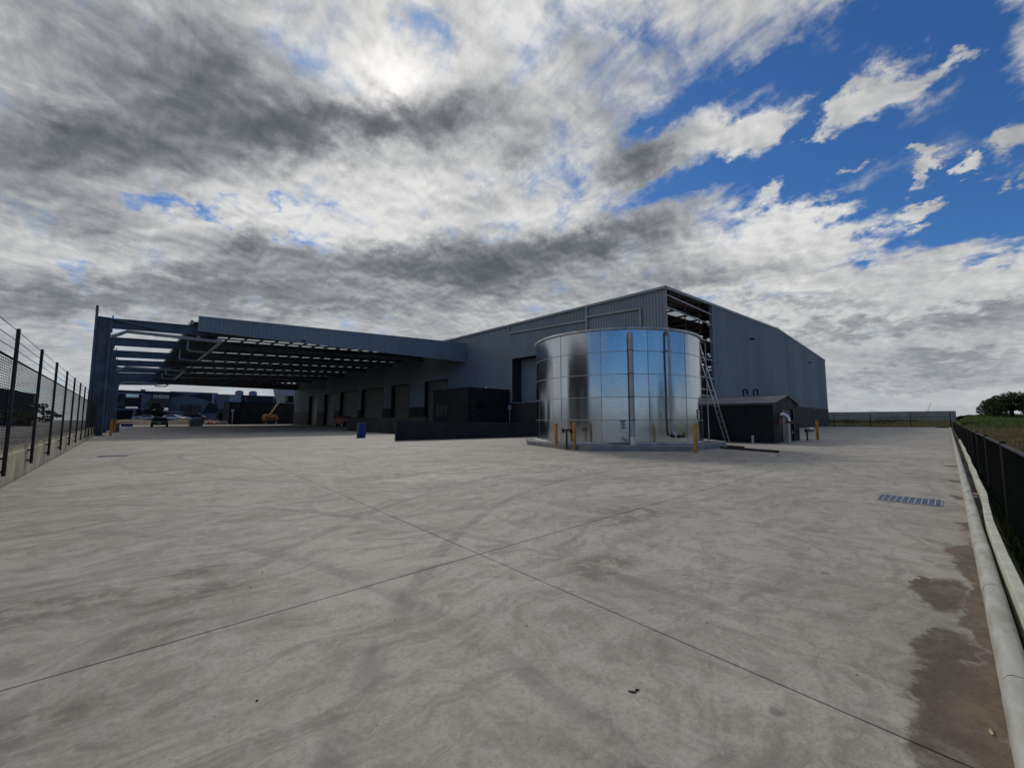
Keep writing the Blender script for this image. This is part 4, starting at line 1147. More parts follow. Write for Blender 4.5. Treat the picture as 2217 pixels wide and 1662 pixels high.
# beams and columns
BT = lambda x: 9.97 + .0435 * (x + 1.2); BB = lambda x: 9.10 + .043 * (x + 1.2) + .33 * sstep(4, 9, x)
bm0 = None; colm = None
mb = MB()
def Ibeam(mb, xa, xb):
    for (lo, hi, hw) in ((lambda x: BT(x) - .05, BT, .16), (BB, lambda x: BB(x) + .05, .16), (lambda x: BB(x) + .05, lambda x: BT(x) - .05, .012)):
        mb.hexa([(xa, -hw, lo(xa)), (xb, -hw, lo(xb)), (xb, hw, lo(xb)), (xa, hw, lo(xa)), (xa, -hw, hi(xa)), (xb, -hw, hi(xb)), (xb, hw, hi(xb)), (xa, hw, hi(xa))])
for xa_, xb_ in ((-1.22, 4.2), (4.2, 5.8), (5.8, 7.4), (7.4, 9.2), (9.2, 35.85)): Ibeam(mb, xa_, xb_)
for x in (4.3, 12, 20, 28): mb.box(x - .012, x + .012, -.15, .15, BB(x) + .05, BT(x) - .06)
cm = MB()
def taper(x0, x1, X0, X1, hy, z0, z1): cm.hexa([(x0, -hy, z0), (x1, -hy, z0), (x1, hy, z0), (x0, hy, z0), (X0, -hy, z1), (X1, -hy, z1), (X1, hy, z1), (X0, hy, z1)])
taper(-2.24, -2.10, -2.26, -2.10, .24, 0, 10.88)
taper(-1.36, -1.24, -1.36, -1.24, .20, 0, 9.98)
taper(-2.10, -1.36, -2.10, -1.36, .02, 0, 9.98)
taper(-2.09, -1.37, -2.09, -1.37, .19, 9.93, 9.99)
taper(-2.09, -1.37, -2.09, -1.37, .18, 6.2, 6.24); taper(-2.09, -1.37, -2.09, -1.37, .18, 3.0, 3.04)
taper(-2.45, -1.05, -2.45, -1.05, .36, -.01, .05)
taper(-1.235, -1.16, -1.235, -1.16, .22, 8.75, 10.22)
for k in range(8):
    y = .6 + k * SP
    if k == 0:
        bm0 = mb.build('beam', 'steel_blue', cn); bm0.location = (0, y, 0); colm = cm.build('column', 'steel_blue', cn); colm.location = (0, y, 0)
    else: share(bm0, cn, (0, y, 0)); share(colm, cn, (0, y, 0))
# knee strut on the first beam
CB(MB().tube([(-1.2, 48.25, 9.86), (-.6, 48.25, 9.75), (1.6, 48.25, 9.45)], .085, 10), 'strut', 'steel_blue')
# purlins under the sheets
pu = None
for i in range(20):
    x = 4.9 + i * 1.6
    if x > 35.6: break
    CB(MB().box(x - .035, x + .035, 48.0, YB, RC(x) - .24, RC(x) - .02), 'purlin', 'dark_steel')
# roof sheets with a translucent strip in every bay
op_ = MB(); sks = []
def cstrip(m_, a, b, x0, x1, up, th):
    m_.hexa([(x0, a, RC(x0) + up), (x1, a, RC(x1) + up), (x1, b, RC(x1) + up), (x0, b, RC(x0) + up), (x0, a, RC(x0) + up + th), (x1, a, RC(x1) + up + th), (x1, b, RC(x1) + up + th), (x0, b, RC(x0) + up + th)])
ycur = 48.05
for k in range(8):
    for off in ((7.0, 9.0) if k == 0 else (9.2,)):
        ya = 48.6 + k * SP + off; yb = ya + (1.0 if k == 0 else .85)
        if yb > YB: break
        cstrip(op_, ycur, ya, 4.25, 35.9, 0, .04); s1 = MB(); cstrip(s1, ya + .002, yb - .002, 7.2, 35.9, .004, .02); sks.append(s1)
        cstrip(op_, ya, yb, 4.25, 7.19, 0, .04); ycur = yb
cstrip(op_, ycur, YB, 4.25, 35.9, 0, .04)
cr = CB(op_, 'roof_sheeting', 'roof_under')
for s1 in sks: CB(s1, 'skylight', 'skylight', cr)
CB(MB().box(4.02, 4.24, 48.1, YB, 10.25, 10.62), 'gutter', 'trim')
CB(MB().box(4.3, XR, YB, YB + .08, 9.75, 11.6), 'rear_fascia', 'dark_steel')
# stormwater pipes slung below the gutter
def drain_set(k0, n):
    y0 = 48.6 + k0 * SP + .35
    pz = 9.02
    CB(MB().tube([(-1.2, y0, 8.45), (-.75, y0, 8.70), (-.27, y0, pz), (6.6, y0, pz)], .15, 10), 'drain_pipe', 'pvc')
    CB(MB().tube([(6.6, y0, pz), (6.6, y0 + (n - 1) * SP * .82, pz + .05)], .13, 10), 'drain_pipe', 'pvc')
    for j in range(n):
        yy = y0 + j * SP * .82
        CB(MB().tube([(4.75, yy, 10.3), (4.75, yy, pz + .12), (4.85, yy, pz + .03), (6.6, yy, pz + .03)], .12, 10), 'drain_branch', 'pvc')
drain_set(0, 3); drain_set(3, 3); drain_set(6, 2)
CB(MB().box(13.6, 14.0, 47.78, 47.88, 9.86, 9.98), 'sensor_box', 'black')

# ================================================================== dock
of = thing('dock_office', 'black flat-roofed dock office box against the warehouse wall', 'building', (29.2, 38.5, 0))
MB().box(0, 6.65, 0, 7.5, -.02, 5.05).build('wall', 'black_paint', of)
MB().box(-.06, 6.68, -.06, 7.56, 5.052, 5.17).build('parapet', 'dark_wall', of)
for (y0, y1) in ((4.1, 4.9), (5.0, 5.8), (5.9, 6.7)):
    wn = MB().box(-.03, -.003, y0, y1, 1.75, 3.2).build('window', 'glass', of); MB().box(-.05, -.032, y0 - .06, y0, 1.7, 3.25).build('frame', 'black', wn)
wn = MB().box(1.2, 2.5, -.03, -.003, 2.6, 3.5).build('window', 'glass', of); MB().box(1.14, 2.56, -.05, -.032, 3.5, 3.56).build('frame', 'black', wn)
MB().tube([(6.45, -.25, -.01), (6.45, -.25, 2.6)], .05, 8).build('downpipe', 'pvc', of); MB().box(6.3, 6.6, -.4, -.1, 2.6, 3.2).build('pipe_head', 'pvc', of)
lamp = MB().lathe([(.02, 5.18), (.14, 5.2), (.15, 5.28), (.10, 5.38), (.01, 5.42)], (3.1, .4), 12).build('roof_lamp', 'white_paint', of)

rw = thing('ramp_wall', 'dark rendered ramp wall in front of the dock office', 'wall', (12.55, 24.0, 0), math.atan2(-1.5, 10.3))
L = 13.5; n = 3
for i in range(n):
    x0, x1 = i * L / n + .006, (i + 1) * L / n - .006; zt = lambda x: 1.235 - .20 * x / L
    MB().hexa([(x0, 0, -.02), (x1, 0, -.02), (x1, .2, -.02), (x0, .2, -.02), (x0, 0, zt(x0)), (x1, 0, zt(x1)), (x1, .2, zt(x1)), (x0, .2, zt(x0))]).build('wall_panel', 'dark_wall', rw)
rw2 = thing('dock_wall', 'long dark dock wall stretching back behind the blue drum', 'wall', (18.4, 30.0, 0), math.atan2(20.2, 1.3) )
L = 20.3; n = 4
for i in range(n):
    x0, x1 = i * L / n + .006, (i + 1) * L / n - .006
    MB().box(x0, x1, -.22, 0, -.02, 1.56).build('wall_panel', 'black_paint', rw2)
MB().box(L - .22, L, -9.5, -.23, -.02, 1.5).build('return_panel', 'black_paint', rw2)
dk = MB().box(20.2, 35.85, 46.4, 50.0, -.02, 1.10).build('dock_platform', 'concrete_slab'); tag(dk, 'raised concrete dock platform below the roller doors', 'platform')

# blue drum
dr = thing('plastic_drum', 'blue plastic drum standing on the open concrete before the dock wall', 'drum', (12.92, 30.05, 0), .4)
MB().lathe([(.30, 0), (.315, .02), (.32, .30), (.335, .32), (.335, .36), (.32, .38), (.32, .68), (.335, .70), (.335, .74), (.32, .76), (.32, .99), (.305, 1.02)], (0, 0), 24).build('body', 'blue_plastic', dr)
MB().lathe([(.305, 1.021), (.325, 1.024), (.325, 1.055), (.30, 1.057), (.29, 1.035), (.01, 1.035)], (0, 0), 24).build('lid', 'blue_plastic', dr)

# ================================================================== buildings beyond the canopy
bo = thing('office_building', 'two-storey dark and slate office block beyond the canopy', 'building', (-3, 165, 0))
def rect(parent, name, x0, x1, z0, z1, y0, y1, mat):
    return MB().box(x0 + 3, x1 + 3, y0 - 165, y1 - 165, z0, z1).build(name, mat, parent)
rect(bo, 'wall', -3.2, 10.1, -.05, 10.0, 165, 180, 'navy')
rect(bo, 'parapet_band', -1.84, 3.97, 9.0, 9.25, 164.85, 164.99, 'slate_light')
rect(bo, 'panel', 3.45, 5.6, 4.6, 9.0, 164.85, 164.99, 'slate')
rect(bo, 'panel', 0.1, 3.4, 5.25, 7.8, 164.9, 164.99, 'black_paint')
MB().prism([(.2, 5.3), (2.9, 5.3), (2.9, 7.6)], 'y', -.2, -.01).build('panel', 'brown_wall', bo)
MB().prism([(7.2, 5.4), (12.9, 5.4), (12.9, 7.7), (8.2, 7.7)], 'y', -.22, -.01).build('panel', 'brown_wall', bo)
rect(bo, 'balcony_band', -2.6, 4.3, 4.15, 4.65, 164.2, 164.99, 'slate')
rect(bo, 'column', 1.8, 2.55, -.05, 4.14, 164.2, 164.9, 'slate_light')
for (x0, x1, z0, z1) in ((.04, 2.8, 7.9, 8.85), (5.96, 7.2, 7.85, 8.95), (7.26, 8.5, 7.85, 8.95), (8.56, 9.8, 7.85, 8.95), (.16, 2.8, 4.75, 5.2), (5.87, 6.86, 4.25, 5.05), (8.53, 9.77, 4.25, 5.05)):
    wn = rect(bo, 'window', x0, x1, z0, z1, 164.86, 164.97, 'sky_glass'); rect(wn, 'sill', x0, x1, z0 - .08, z0 - .003, 164.75, 164.96, 'navy')
for k in range(2):
    rect(bo, 'shopfront_glass', -2.4 + k * 7, 1.5 + k * 7, .1, 3.6, 164.9, 164.99, 'glass')
rect(bo, 'roof_unit', 3.2, 4.3, 10.02, 10.6, 168, 169, 'slate')
rect(bo, 'awning', 8.5, 13.3, 3.6, 3.95, 161.5, 164.9, 'slate_light')

wb = thing('distant_warehouse', 'slate warehouse with dark crossing wedges on its wall beyond the canopy', 'building', (9.9, 168, 0))
def wr(name, x0, x1, z0, z1, mat, y0=-.08, y1=-.01, parent=None): return MB().box(x0 - 9.9, x1 - 9.9, y0, y1, z0, z1).build(name, mat, parent or wb)
MB().box(.25, 12.6, 0, 22, -.05, 10.35).build('wall', 'slate', wb)
def wedge(pts, mat, y=-.09): MB().prism([(x - 9.9, z) for x, z in pts], 'y', y, -.012).build('panel', mat, wb)
wedge([(10.2, 8.4), (14.3, 9.3), (10.2, 10.33)], 'navy'); wedge([(14.4, 9.3), (22.3, 7.0), (20.9, 10.33), (20.0, 10.33)], 'navy'); wedge([(18.6, 3.7), (20.3, 7.2), (22.4, 6.4), (22.4, 3.7)], 'navy', -.11)
wr('panel', 20.9, 21.6, 6.6, 10.3, 'slate_light', -.10, -.012)
dw = wr('loading_door', 13.1, 18.1, -.05, 6.2, 'brown_wall', -.06, -.012)
for x in (13.1, 15.6, 18.0): wr('door_post', x - .08, x + .08, 0, 6.2, 'black_paint', -.16, -.062, dw)
wr('wing_wall', 22.52, 41, -.05, 10.0, 'navy', .3, 20)
wr('panel', 22.6, 25.7, 5.0, 9.9, 'slate', .1, .28); wr('panel', 25.75, 29.2, 7.5, 9.95, 'slate_light', .1, .28)
wr('panel', 22.7, 25.6, .0, 4.9, 'brown_wall', .1, .28)
for x in (23.2, 24.5): wr('dark_window', x, x + .8, .6, 3.6, 'glass', .0, .09)
for x in (28.3, 32.5):
    c_ = MB().box(x - 9.9, x - 9.9 + 2.2, 4, 6.2, 10.05, 11.5).build('cooling_unit', 'slate_light', wb)
    MB().prism([(x - 9.9 + .3, 11.502), (x - 9.9 + 1.9, 11.502), (x - 9.9 + 1.6, 11.8), (x - 9.9 + .6, 11.8)], 'y', 4.2, 6.0).build('hood', 'slate', c_)
MB().bar((21.0, 0.1, 7.2), (20.5, .1, 9.6), .12).build('brace', 'galv_dull', wb)
MB().tube([(29.2, -.5, 6.2), (29.2, -.5, 12.0)], .05, 6).build('mast', 'galv_dull', wb)

sh = thing('black_shed', 'long low black-walled building behind the boom lift', 'building', (22.1, 145, 0))
MB().box(.3, 18.4, 0, 9, -.05, 6.45).build('wall', 'black_paint', sh)
MB().box(.2, 18.5, -.1, 9, 6.452, 6.6).build('parapet', 'black', sh)
for i in range(6): MB().box(.5 + i * 3, 3.4 + i * 3, -.05, -.012, .1, 6.3).build('wall_panel', 'black_paint', sh)
to = thing('slanted_office', 'pale slanted office end with a dark window above the black shed', 'building', (35.4, 146, 0))
MB().prism([(0, 11.4), (5.6, 11.4), (5.6, 6.61), (1.3, 6.61)], 'y', 0, 7).build('wall', 'cladding_far', to)
wn = MB().prism([(1.5, 9.0), (4.3, 9.35), (4.6, 6.9), (2.2, 6.9)], 'y', -.10, -.01).build('window', 'glass', to)
MB().bar((1.5, -.12, 9.02), (4.3, -.12, 9.37), .05, .12).build('frame', 'white_paint', wn)

lp = thing('flared_post', 'pale post with a flared head in front of the black shed', 'post', (22.9, 142.5, 0))
MB().tube([(0, 0, -.02), (0, 0, 3.6)], .14, 8).build('pole', 'cladding_far', lp); MB().prism([(-.22, 3.6), (.22, 3.6), (.42, 4.4), (-.42, 4.4)], 'y', -.2, .2).build('head', 'cladding_far', lp)

# neighbour across the left fence (mirrored in the tank)
nb_ = thing('neighbour_warehouse', 'dark grey neighbouring warehouse mirrored in the steel tank', 'building', (-60, 14, 0))
mb = MB(); ribbed(mb, (34, 0), (34, 26), lambda t: .0, lambda t: 11.5 + 1.6 * (1 - abs(2 * t - 1)), (1, 0), .5, .06); mb.build('wall', 'dado', nb_)
MB().box(0, 33.9, 0.1, 25.9, -.05, 11.2).build('core_wall', 'dado', nb_)
MB().prism([(-.2, 11.4), (26.2, 11.4), (13, 13.2)], 'x', 0, 34.3).build('roof', 'dark_steel', nb_)
for y in (4, 15): MB().box(34.07, 34.15, y, y + 5, 0, 5.2).build('roller_door', 'door', nb_)

for (x, y, w_, d_, h, lab, mt) in ((-26, 150, 10, 8, 7.5, 'low dark shed seen through the mesh fence', 'navy'), (-38, 172, 11, 9, 11.5, 'tall dark building end seen through the mesh fence', 'slate')):
    t = thing('distant_shed', lab, 'building', (x, y, 0))
    MB().box(0, w_, 0, d_, -.05, h).build('wall', mt, t); MB().prism([(-.2, h + .002), (w_ + .2, h + .002), (w_ / 2, h + 1.2)], 'y', -.2, d_ + .2).build('roof', 'dark_steel', t)
    for i in range(3): MB().box(1 + i * 3, 2.6 + i * 3, -.06, -.01, 1, 2.6).build('window', 'sky_glass', t)

# dirt verge in front of the far buildings
mb = MB(); rr = random.Random(5); xs = [-1.6 + i * 1.05 for i in range(23)]; ys = [136.1, 136.8, 137.5, 138.2, 139, 140, 141, 142.5, 144, 148, 154, 164.8]
VZ = lambda x, y: -.02 + 1.2 * sstep(136.1, 143, y) + .30 * math.sin(x * .55 + 1.2 * math.sin(y * .5)) * sstep(136.1, 140, y) * sstep(150, 144, y)
struct(grid('dirt_verge', xs, ys, VZ, 'dirt'))
hp = MB()
hp.lathe([(2.2, -.05), (1.7, .5), (1.0, .95), (.3, 1.2), (.01, 1.25)], (0, 0), 14)
o = hp.build('dirt_mound', 'dirt'); o.location = (12.3, 143, 1.0); o.scale = (1.4, 1, .7); tag(o, 'brown dirt mound beside the two pale cars', 'mound')

# ================================================================== vehicles and plant
def wheel(parent, x, y, z, r, w_, axis='y'):
    if axis == 'y': pts = [(x, y - w_ / 2, z), (x, y + w_ / 2, z)]
    else: pts = [(x - w_ / 2, y, z), (x + w_ / 2, y, z)]
    wo_ = MB().tube(pts, r, 18).build('wheel', 'rubber', parent)
    e = .01; 
    if axis == 'y': pts2 = [(x, y - w_ / 2 - e, z), (x, y + w_ / 2 + e, z)]
    else: pts2 = [(x - w_ / 2 - e, y, z), (x + w_ / 2 + e, y, z)]
    MB().tube(pts2, r * .58, 12).build('rim', 'galv_dull', wo_)
def loft(mb, secs):
    """car body from cross-sections: (y, [(x,z)...]) all same count"""
    n = len(secs[0][1]); vs = []
    for y, pts in secs: vs += [(x, y, z) for x, z in pts]
    fs = [(i * n + k, i * n + (k + 1) % n, (i + 1) * n + (k + 1) % n, (i + 1) * n + k) for i in range(len(secs) - 1) for k in range(n)]
    fs += [tuple(range(n))[::-1], tuple(range((len(secs) - 1) * n, len(secs) * n))]
    mb.add(vs, fs, False); return mb
def sec(hw, z0, z1, tuck=.08): return [(-hw + tuck, z0), (hw - tuck, z0), (hw, z0 + .2), (hw, z1 - .12), (hw - .06, z1), (-hw + .06, z1), (-hw, z1 - .12), (-hw, z0 + .2)]
# ute seen from behind
ut = thing('parked_ute', 'dark utility car parked under the far end of the canopy, seen from behind', 'car', (4.9, 101, 0), R(-3)); ut.scale = (1.34, 1.34, 1.28)
mb = MB(); loft(mb, [(-2.2, sec(.86, .42, .92)), (-2.1, sec(.90, .30, .95)), (1.0, sec(.91, .28, .97)), (2.0, sec(.90, .30, .93)), (2.45, sec(.82, .36, .80))]); mb.build('body', 'ute_paint', ut, .02)
mb = MB(); loft(mb, [(-.35, sec(.80, .90, .98, .02)), (-.22, sec(.72, .90, 1.40, .02)), (.55, sec(.72, .90, 1.44, .02)), (1.35, sec(.80, .90, .99, .02))]); cb = mb.build('cabin', 'ute_paint', ut, .02)
MB().hexa([(-.62, -.375, 1.0), (.62, -.375, 1.0), (.62, -.34, 1.0), (-.62, -.34, 1.0), (-.56, -.265, 1.36), (.56, -.265, 1.36), (.56, -.23, 1.36), (-.56, -.23, 1.36)]).build('rear_window', 'glass', cb)
MB().box(-.76, .76, -2.0, -.5, .955, .985).build('tray_cover', 'black', ut)
MB().box(-.72, .72, -2.235, -2.205, .52, .90).build('tailgate', 'ute_paint', ut); MB().box(-.84, .84, -2.30, -2.205, .36, .50).build('bumper', 'black', ut)
for s in (-1, 1): MB().box(s * .80 - .06, s * .80 + .06, -2.235, -2.19, .62, .88).build('tail_light', 'red_paint', ut)
MB().box(-.2, .2, -2.245, -2.237, .60, .70).build('number_plate', 'sign_white', ut)
for s in (-1, 1):
    for y in (-1.35, 1.45): wheel(ut, s * .80, y, .33, .33, .22, 'x')
# pale cars farther off, side on
def pale_car(x, y, rz, lab):
    t = thing('parked_car', lab, 'car', (x, y, 1.15), rz, 'pale cars parked by the far office'); t.scale = (1.15, 1.15, 1.15)
    mb = MB(); loft(mb, [(-2.15, sec(.80, .40, .88)), (-2.0, sec(.88, .28, .92)), (1.0, sec(.88, .26, .95)), (1.9, sec(.86, .30, .86)), (2.2, sec(.76, .36, .72))]); mb.build('body', 'white_paint', t, .03)
    mb = MB(); loft(mb, [(-1.75, sec(.78, .88, .95, .02)), (-1.25, sec(.68, .88, 1.42, .02)), (.3, sec(.68, .88, 1.46, .02)), (1.2, sec(.78, .88, .97, .02))]); cb = mb.build('cabin', 'white_paint', t, .03)
    for s in (-1, 1): MB().hexa([(s * .765 - .012, -1.45, .98), (s * .765 + .012, -1.45, .98), (s * .765 + .012, .95, .98), (s * .765 - .012, .95, .98), (s * .700 - .012, -1.15, 1.36), (s * .700 + .012, -1.15, 1.36), (s * .700 + .012, .3, 1.38), (s * .700 - .012, .3, 1.38)]).build('side_window', 'glass', cb)
    MB().hexa([(-.66, 1.14, 1.0), (.66, 1.14, 1.0), (.66, 1.18, 1.0), (-.66, 1.18, 1.0), (-.6, .36, 1.42), (.6, .36, 1.42), (.6, .40, 1.43), (-.6, .40, 1.43)]).build('windscreen', 'glass', cb)
    for s in (-1, 1):
        MB().box(s * .66 - .12, s * .66 + .12, 2.12, 2.2, .60, .72).build('headlight', 'chrome', t)
        for y_ in (-1.3, 1.35): wheel(t, s * .78, y_, .31, .31, .2, 'x')
    return t
pale_car(10.2, 150.5, R(-118), 'nearer of two pale cars parked before the far office')
pale_car(12.6, 156.0, R(-118), 'farther of two pale cars, behind the other by the far office')
pale_car(4.2, 160.5, R(100), 'small pale car under the far office balcony')
dc = thing('parked_van', 'dark van parked beside the pale cars', 'van', (15.4, 155, 1.15), R(-110)); dc.scale = (1.2, 1.2, 1.2)
mb = MB(); loft(mb, [(-2.2, sec(.85, .35, 1.75)), (.9, sec(.88, .30, 1.85)), (1.5, sec(.86, .32, 1.2)), (2.2, sec(.80, .36, .95))]); mb.build('body', 'navy', dc, .03)
MB().hexa([(-.7, 1.52, 1.2), (.7, 1.52, 1.2), (.7, 1.56, 1.2), (-.7, 1.56, 1.2), (-.68, 1.0, 1.75), (.68, 1.0, 1.75), (.68, 1.04, 1.76), (-.68, 1.04, 1.76)]).build('windscreen', 'glass', dc)
for s in (-1, 1):
    MB().box(s * .6 - .13, s * .6 + .13, 2.19, 2.23, .6, .75).build('headlight', 'chrome', dc)
    for y_ in (-1.3, 1.35): wheel(dc, s * .78, y_, .33, .33, .2, 'x')
# red work vehicle by the doors
rv_ = thing('red_forklift', 'red work vehicle parked by the roller doors', 'vehicle', (30.6, 79.5, 0), R(8)); rv_.scale = (1.25, 1.25, 1.25)
mb = MB(); loft(mb, [(-1.6, sec(.75, .45, 1.35)), (-1.2, sec(.80, .35, 1.45)), (.4, sec(.80, .35, 1.40)), (1.6, sec(.78, .40, 1.05))]); mb.build('body', 'red_paint', rv_, .04)
MB().box(-.55, .55, -1.66, -1.61, .85, 1.35).build('rear_panel', 'sign_white', rv_)
MB().box(-.70, .70, -1.0, .6, 1.46, 1.62).build('load_deck', 'timber_brown', rv_)
for s in (-1, 1):
    for y_ in (-1.0, 1.0): wheel(rv_, s * .72, y_, .36, .36, .22, 'x')
pl2 = thing('pallet_stack', 'brown pallets and boxes stacked beside the red work vehicle', 'pallets', (30.5, 73.4, 0))
for k in range(4): MB().box(-.8, .8, -.9, .9, k * .32 + .04, k * .32 + .22).build('pallet', 'timber_brown', pl2)
MB().box(-.6, .5, -.7, .3, 1.23, 1.75).build('box', 'primer', pl2)
# boom lift
bl = thing('boom_lift', 'orange boom lift with its cream boom raised before the black shed', 'boom lift', (31.5, 138, 0), R(4))
MB().box(-1.6, 1.6, -1.1, 1.1, .55, 1.15).build('chassis', 'dark_steel', bl, .04)
tt = MB().prism([(-1.75, 1.2), (1.75, 1.2), (1.9, 2.0), (1.5, 2.85), (.7, 3.0), (.5, 2.6), (-.6, 2.6), (-.8, 3.0), (-1.5, 2.85), (-1.9, 2.0)], 'y', -1.1, 1.1).build('turret', 'lift_orange', bl, .05)
MB().box(-1.3, 1.3, -1.16, -1.105, 1.35, 1.95).build('counterweight_panel', 'brown_wall', tt)
MB().bar((-.2, 0, 2.75), (2.75, 0, 7.55), .32, .40).build('boom', 'lift_cream', bl); MB().bar((1.3, -.02, 5.2), (3.0, -.02, 7.95), .22, .26).build('boom_extension', 'lift_cream', bl)
bk = MB(); 
for (x0, y0, x1, y1) in ((2.9, -.8, 4.2, -.8), (2.9, .8, 4.2, .8), (2.9, -.8, 2.9, .8), (4.2, -.8, 4.2, .8)):
    for z in (7.2, 7.7, 8.2): bk.tube([(x0, y0, z), (x1, y1, z)], .04, 6)
    bk.tube([(x0, y0, 7.1), (x0, y0, 8.2)], .04, 6)
bk.box(2.9, 4.2, -.8, .8, 7.08, 7.14); bk.build('basket', 'galv_dull', bl)
for x in (-1.35, 1.35):
    for y_ in (-1.1, 1.1): wheel(bl, x, y_, .5, .5, .35, 'y')
# skip with white bags
sk = thing('skip_bin', 'weathered beige skip holding white bags on the far concrete', 'skip', (10.8, 106, 0), R(5))
mb = MB(); mb.hexa([(-1.0, -.8, .05), (1.0, -.8, .05), (1.0, .8, .05), (-1.0, .8, .05), (-1.3, -.9, 1.45), (1.3, -.9, 1.45), (1.3, .9, 1.45), (-1.3, .9, 1.45)]); mb.build('body', 'skip', sk, .03)
MB().box(-1.38, 1.38, -.98, .98, 1.38, 1.46).build('rim', 'skip', sk)
for s in (-1, 1): MB().tube([(s * 1.15, -.95, .7), (s * 1.32, -.95, .7)], .08, 8).build('lifting_lug', 'dark_steel', sk)
for i, (x, y, s) in enumerate(((-.6, -.3, .42), (.05, -.35, .5), (.65, -.2, .45), (.2, .4, .5), (-.4, .4, .4))):
    o = MB().lathe([(.3, 0), (.9, .25), (1, .5), (.7, .8), (.2, .95), (.01, 1)], (0, 0), 10).build('rubbish_bag', 'sign_white'); o.location = (10.8 + x, 106 + y, 1.47); o.scale = (s, s, s * .75); tag(o, 'white rubbish bag heaped on the beige skip', 'bag', 'bags on the skip')
# cones, blue tarp, boards
cone = None
for i, (x, y) in enumerate(((16.9, 138.4), (17.6, 139.0), (18.8, 138.6))):
    t = thing('traffic_cone', 'orange traffic cone on the dirt near the skip', 'cone', (x, y, VZ(x, y)), 0, 'cones on the dirt')
    MB().box(-.35, .35, -.35, .35, 0, .06).build('base', 'black', t); MB().lathe([(.28, .06), (.05, 1.35), (.02, 1.36)], (0, 0), 12).build('body', 'orange_plastic', t); MB().lathe([(.19, .58), (.14, .85)], (0, 0), 12).build('band', 'sign_white', t)
tp_ = MB().box(-.9, .9, -.6, .6, 0, .55).build('blue_tarp', 'blue_plastic', bevel=.12); tp_.location = (.55, 118, 0.0); tag(tp_, 'low blue tarped bundle on the concrete by the columns', 'bundle')
o = MB().hexa([(-.5, -.02, 0), (.5, -.02, 0), (.5, .02, 0), (-.5, .02, 0), (-.5, .58, 1.9), (.5, .58, 1.9), (.5, .62, 1.9), (-.5, .62, 1.9)]).build('leaning_board', 'timber_brown'); o.location = (-.55, 60.8, .005); o.scale = (.5, .5, .5); tag(o, 'brown board leaning near the second column', 'board')
for i, (x, y) in enumerate(((-.2, 70), (.3, 74))):
    o = MB().hexa([(-.6, -.5, 0), (.6, -.5, 0), (.6, .5, 0), (-.6, .5, 0), (-.4, -.4, .28), (.5, -.3, .34), (.4, .4, .22), (-.5, .4, .3)]).build('plastic_sheet', 'sign_white', bevel=.08); o.location = (x, y, .0); tag(o, 'crumpled white plastic sheet on the ground by the columns', 'sheet', 'plastic sheets by the columns')
o = MB().box(0, 5, -.4, .4, .05, .30).build('timber_stack', 'timber_brown'); o.location = (16.0, 137.0, .1); tag(o, 'low stack of brown timber on the dirt beside the cones', 'timber')

# ================================================================== vegetation
def leaf_cloud(mb, centers, n, size, rnd, flat=.5):
    for _ in range(n):
        (cx_, cy_, cz_, rx, ry, rz_) = rnd.choice(centers)
        while True:
            a, b, c = rnd.uniform(-1, 1), rnd.uniform(-1, 1), rnd.uniform(-1, 1); q = a * a + b * b + c * c
            if .12 < q <= 1: break
        k = (q ** .5) ** -.35
        p = Vector((cx_ + a * rx * k, cy_ + b * ry * k, cz_ + c * rz_ * k))
        s = size * rnd.uniform(.6, 1.4)
        u_ = Vector((rnd.gauss(0, 1), rnd.gauss(0, 1), rnd.gauss(0, .6))).normalized() * s
        v_ = u_.cross(Vector((rnd.gauss(0, 1), rnd.gauss(0, 1), rnd.gauss(0, 1)))).normalized() * s * flat
        mb.add([p - u_, p - v_, p + u_, p + v_], [(0, 1, 2, 3)])
def tree(name, label, loc, height, spread, crown_z, rnd, nclump, nleaf, lsize, mat, trunk_r, group=None, flatcrown=.35):
    t = thing(name, label, 'tree', loc, 0, group)
    tr = MB(); fork = height * .28
    tr.tube([(0, 0, -.3), (.05, 0, fork * .5), (0, .05, fork)], [trunk_r * 1.3, trunk_r, trunk_r * .9], 9)
    cl_ = []
    for i in range(nclump):
        a = i * 2.399 + rnd.uniform(-.3, .3); q = math.sqrt((i + .5) / nclump) * spread
        z = crown_z + (height - crown_z) * (1 - (q / spread) ** 2 * .8) * rnd.uniform(.75, 1.0) - (height - crown_z) * .15
        x, y = math.cos(a) * q, math.sin(a) * q; r = spread * rnd.uniform(.20, .30)
        cl_.append((x, y, z, r, r, r * flatcrown * 1.4))
        if i % 2 == 0:
            tr.tube([(0, 0, fork * .95), (x * .45, y * .45, fork + (z - fork) * .62), (x * .9, y * .9, z)], [trunk_r * .5, trunk_r * .3, trunk_r * .08], 6)
    tr.build('trunk', 'bark', t)
    mb = MB(); leaf_cloud(mb, cl_, nleaf, lsize, rnd); mb.build('crown', mat, t)
    return t
rt = random.Random(11)
tree('rain_tree', 'broad umbrella-shaped dark tree standing alone in the pasture', (200, -13.6, field_z(200, -13.6)), 7.4, 6.8, 1.6, rt, 36, 12500, .25, 'leaf', .5, None, .75)
GT = 'trees along the pasture horizon'
for i, (x, y, h) in enumerate(((330, -3, 1.8), (345, -8, 1.3), (360, -13, 1.6), (320, -5, 1.2), (390, -19, 2.2), (420, -26, 2.4), (400, -33, 2.0))):
    tree('horizon_tree', 'low dark tree on the pasture skyline', (x, y, field_z(x, y)), h, h * 1.5, h * .25, rt, 12, 900, .5, 'leaf_dull', .25, GT)
tree('young_tree', 'dark bushy tree in front of the far office windows', (6.6, 157, 1.1), 6.2, 2.0, 2.0, rt, 14, 2600, .20, 'leaf_dull', .12)
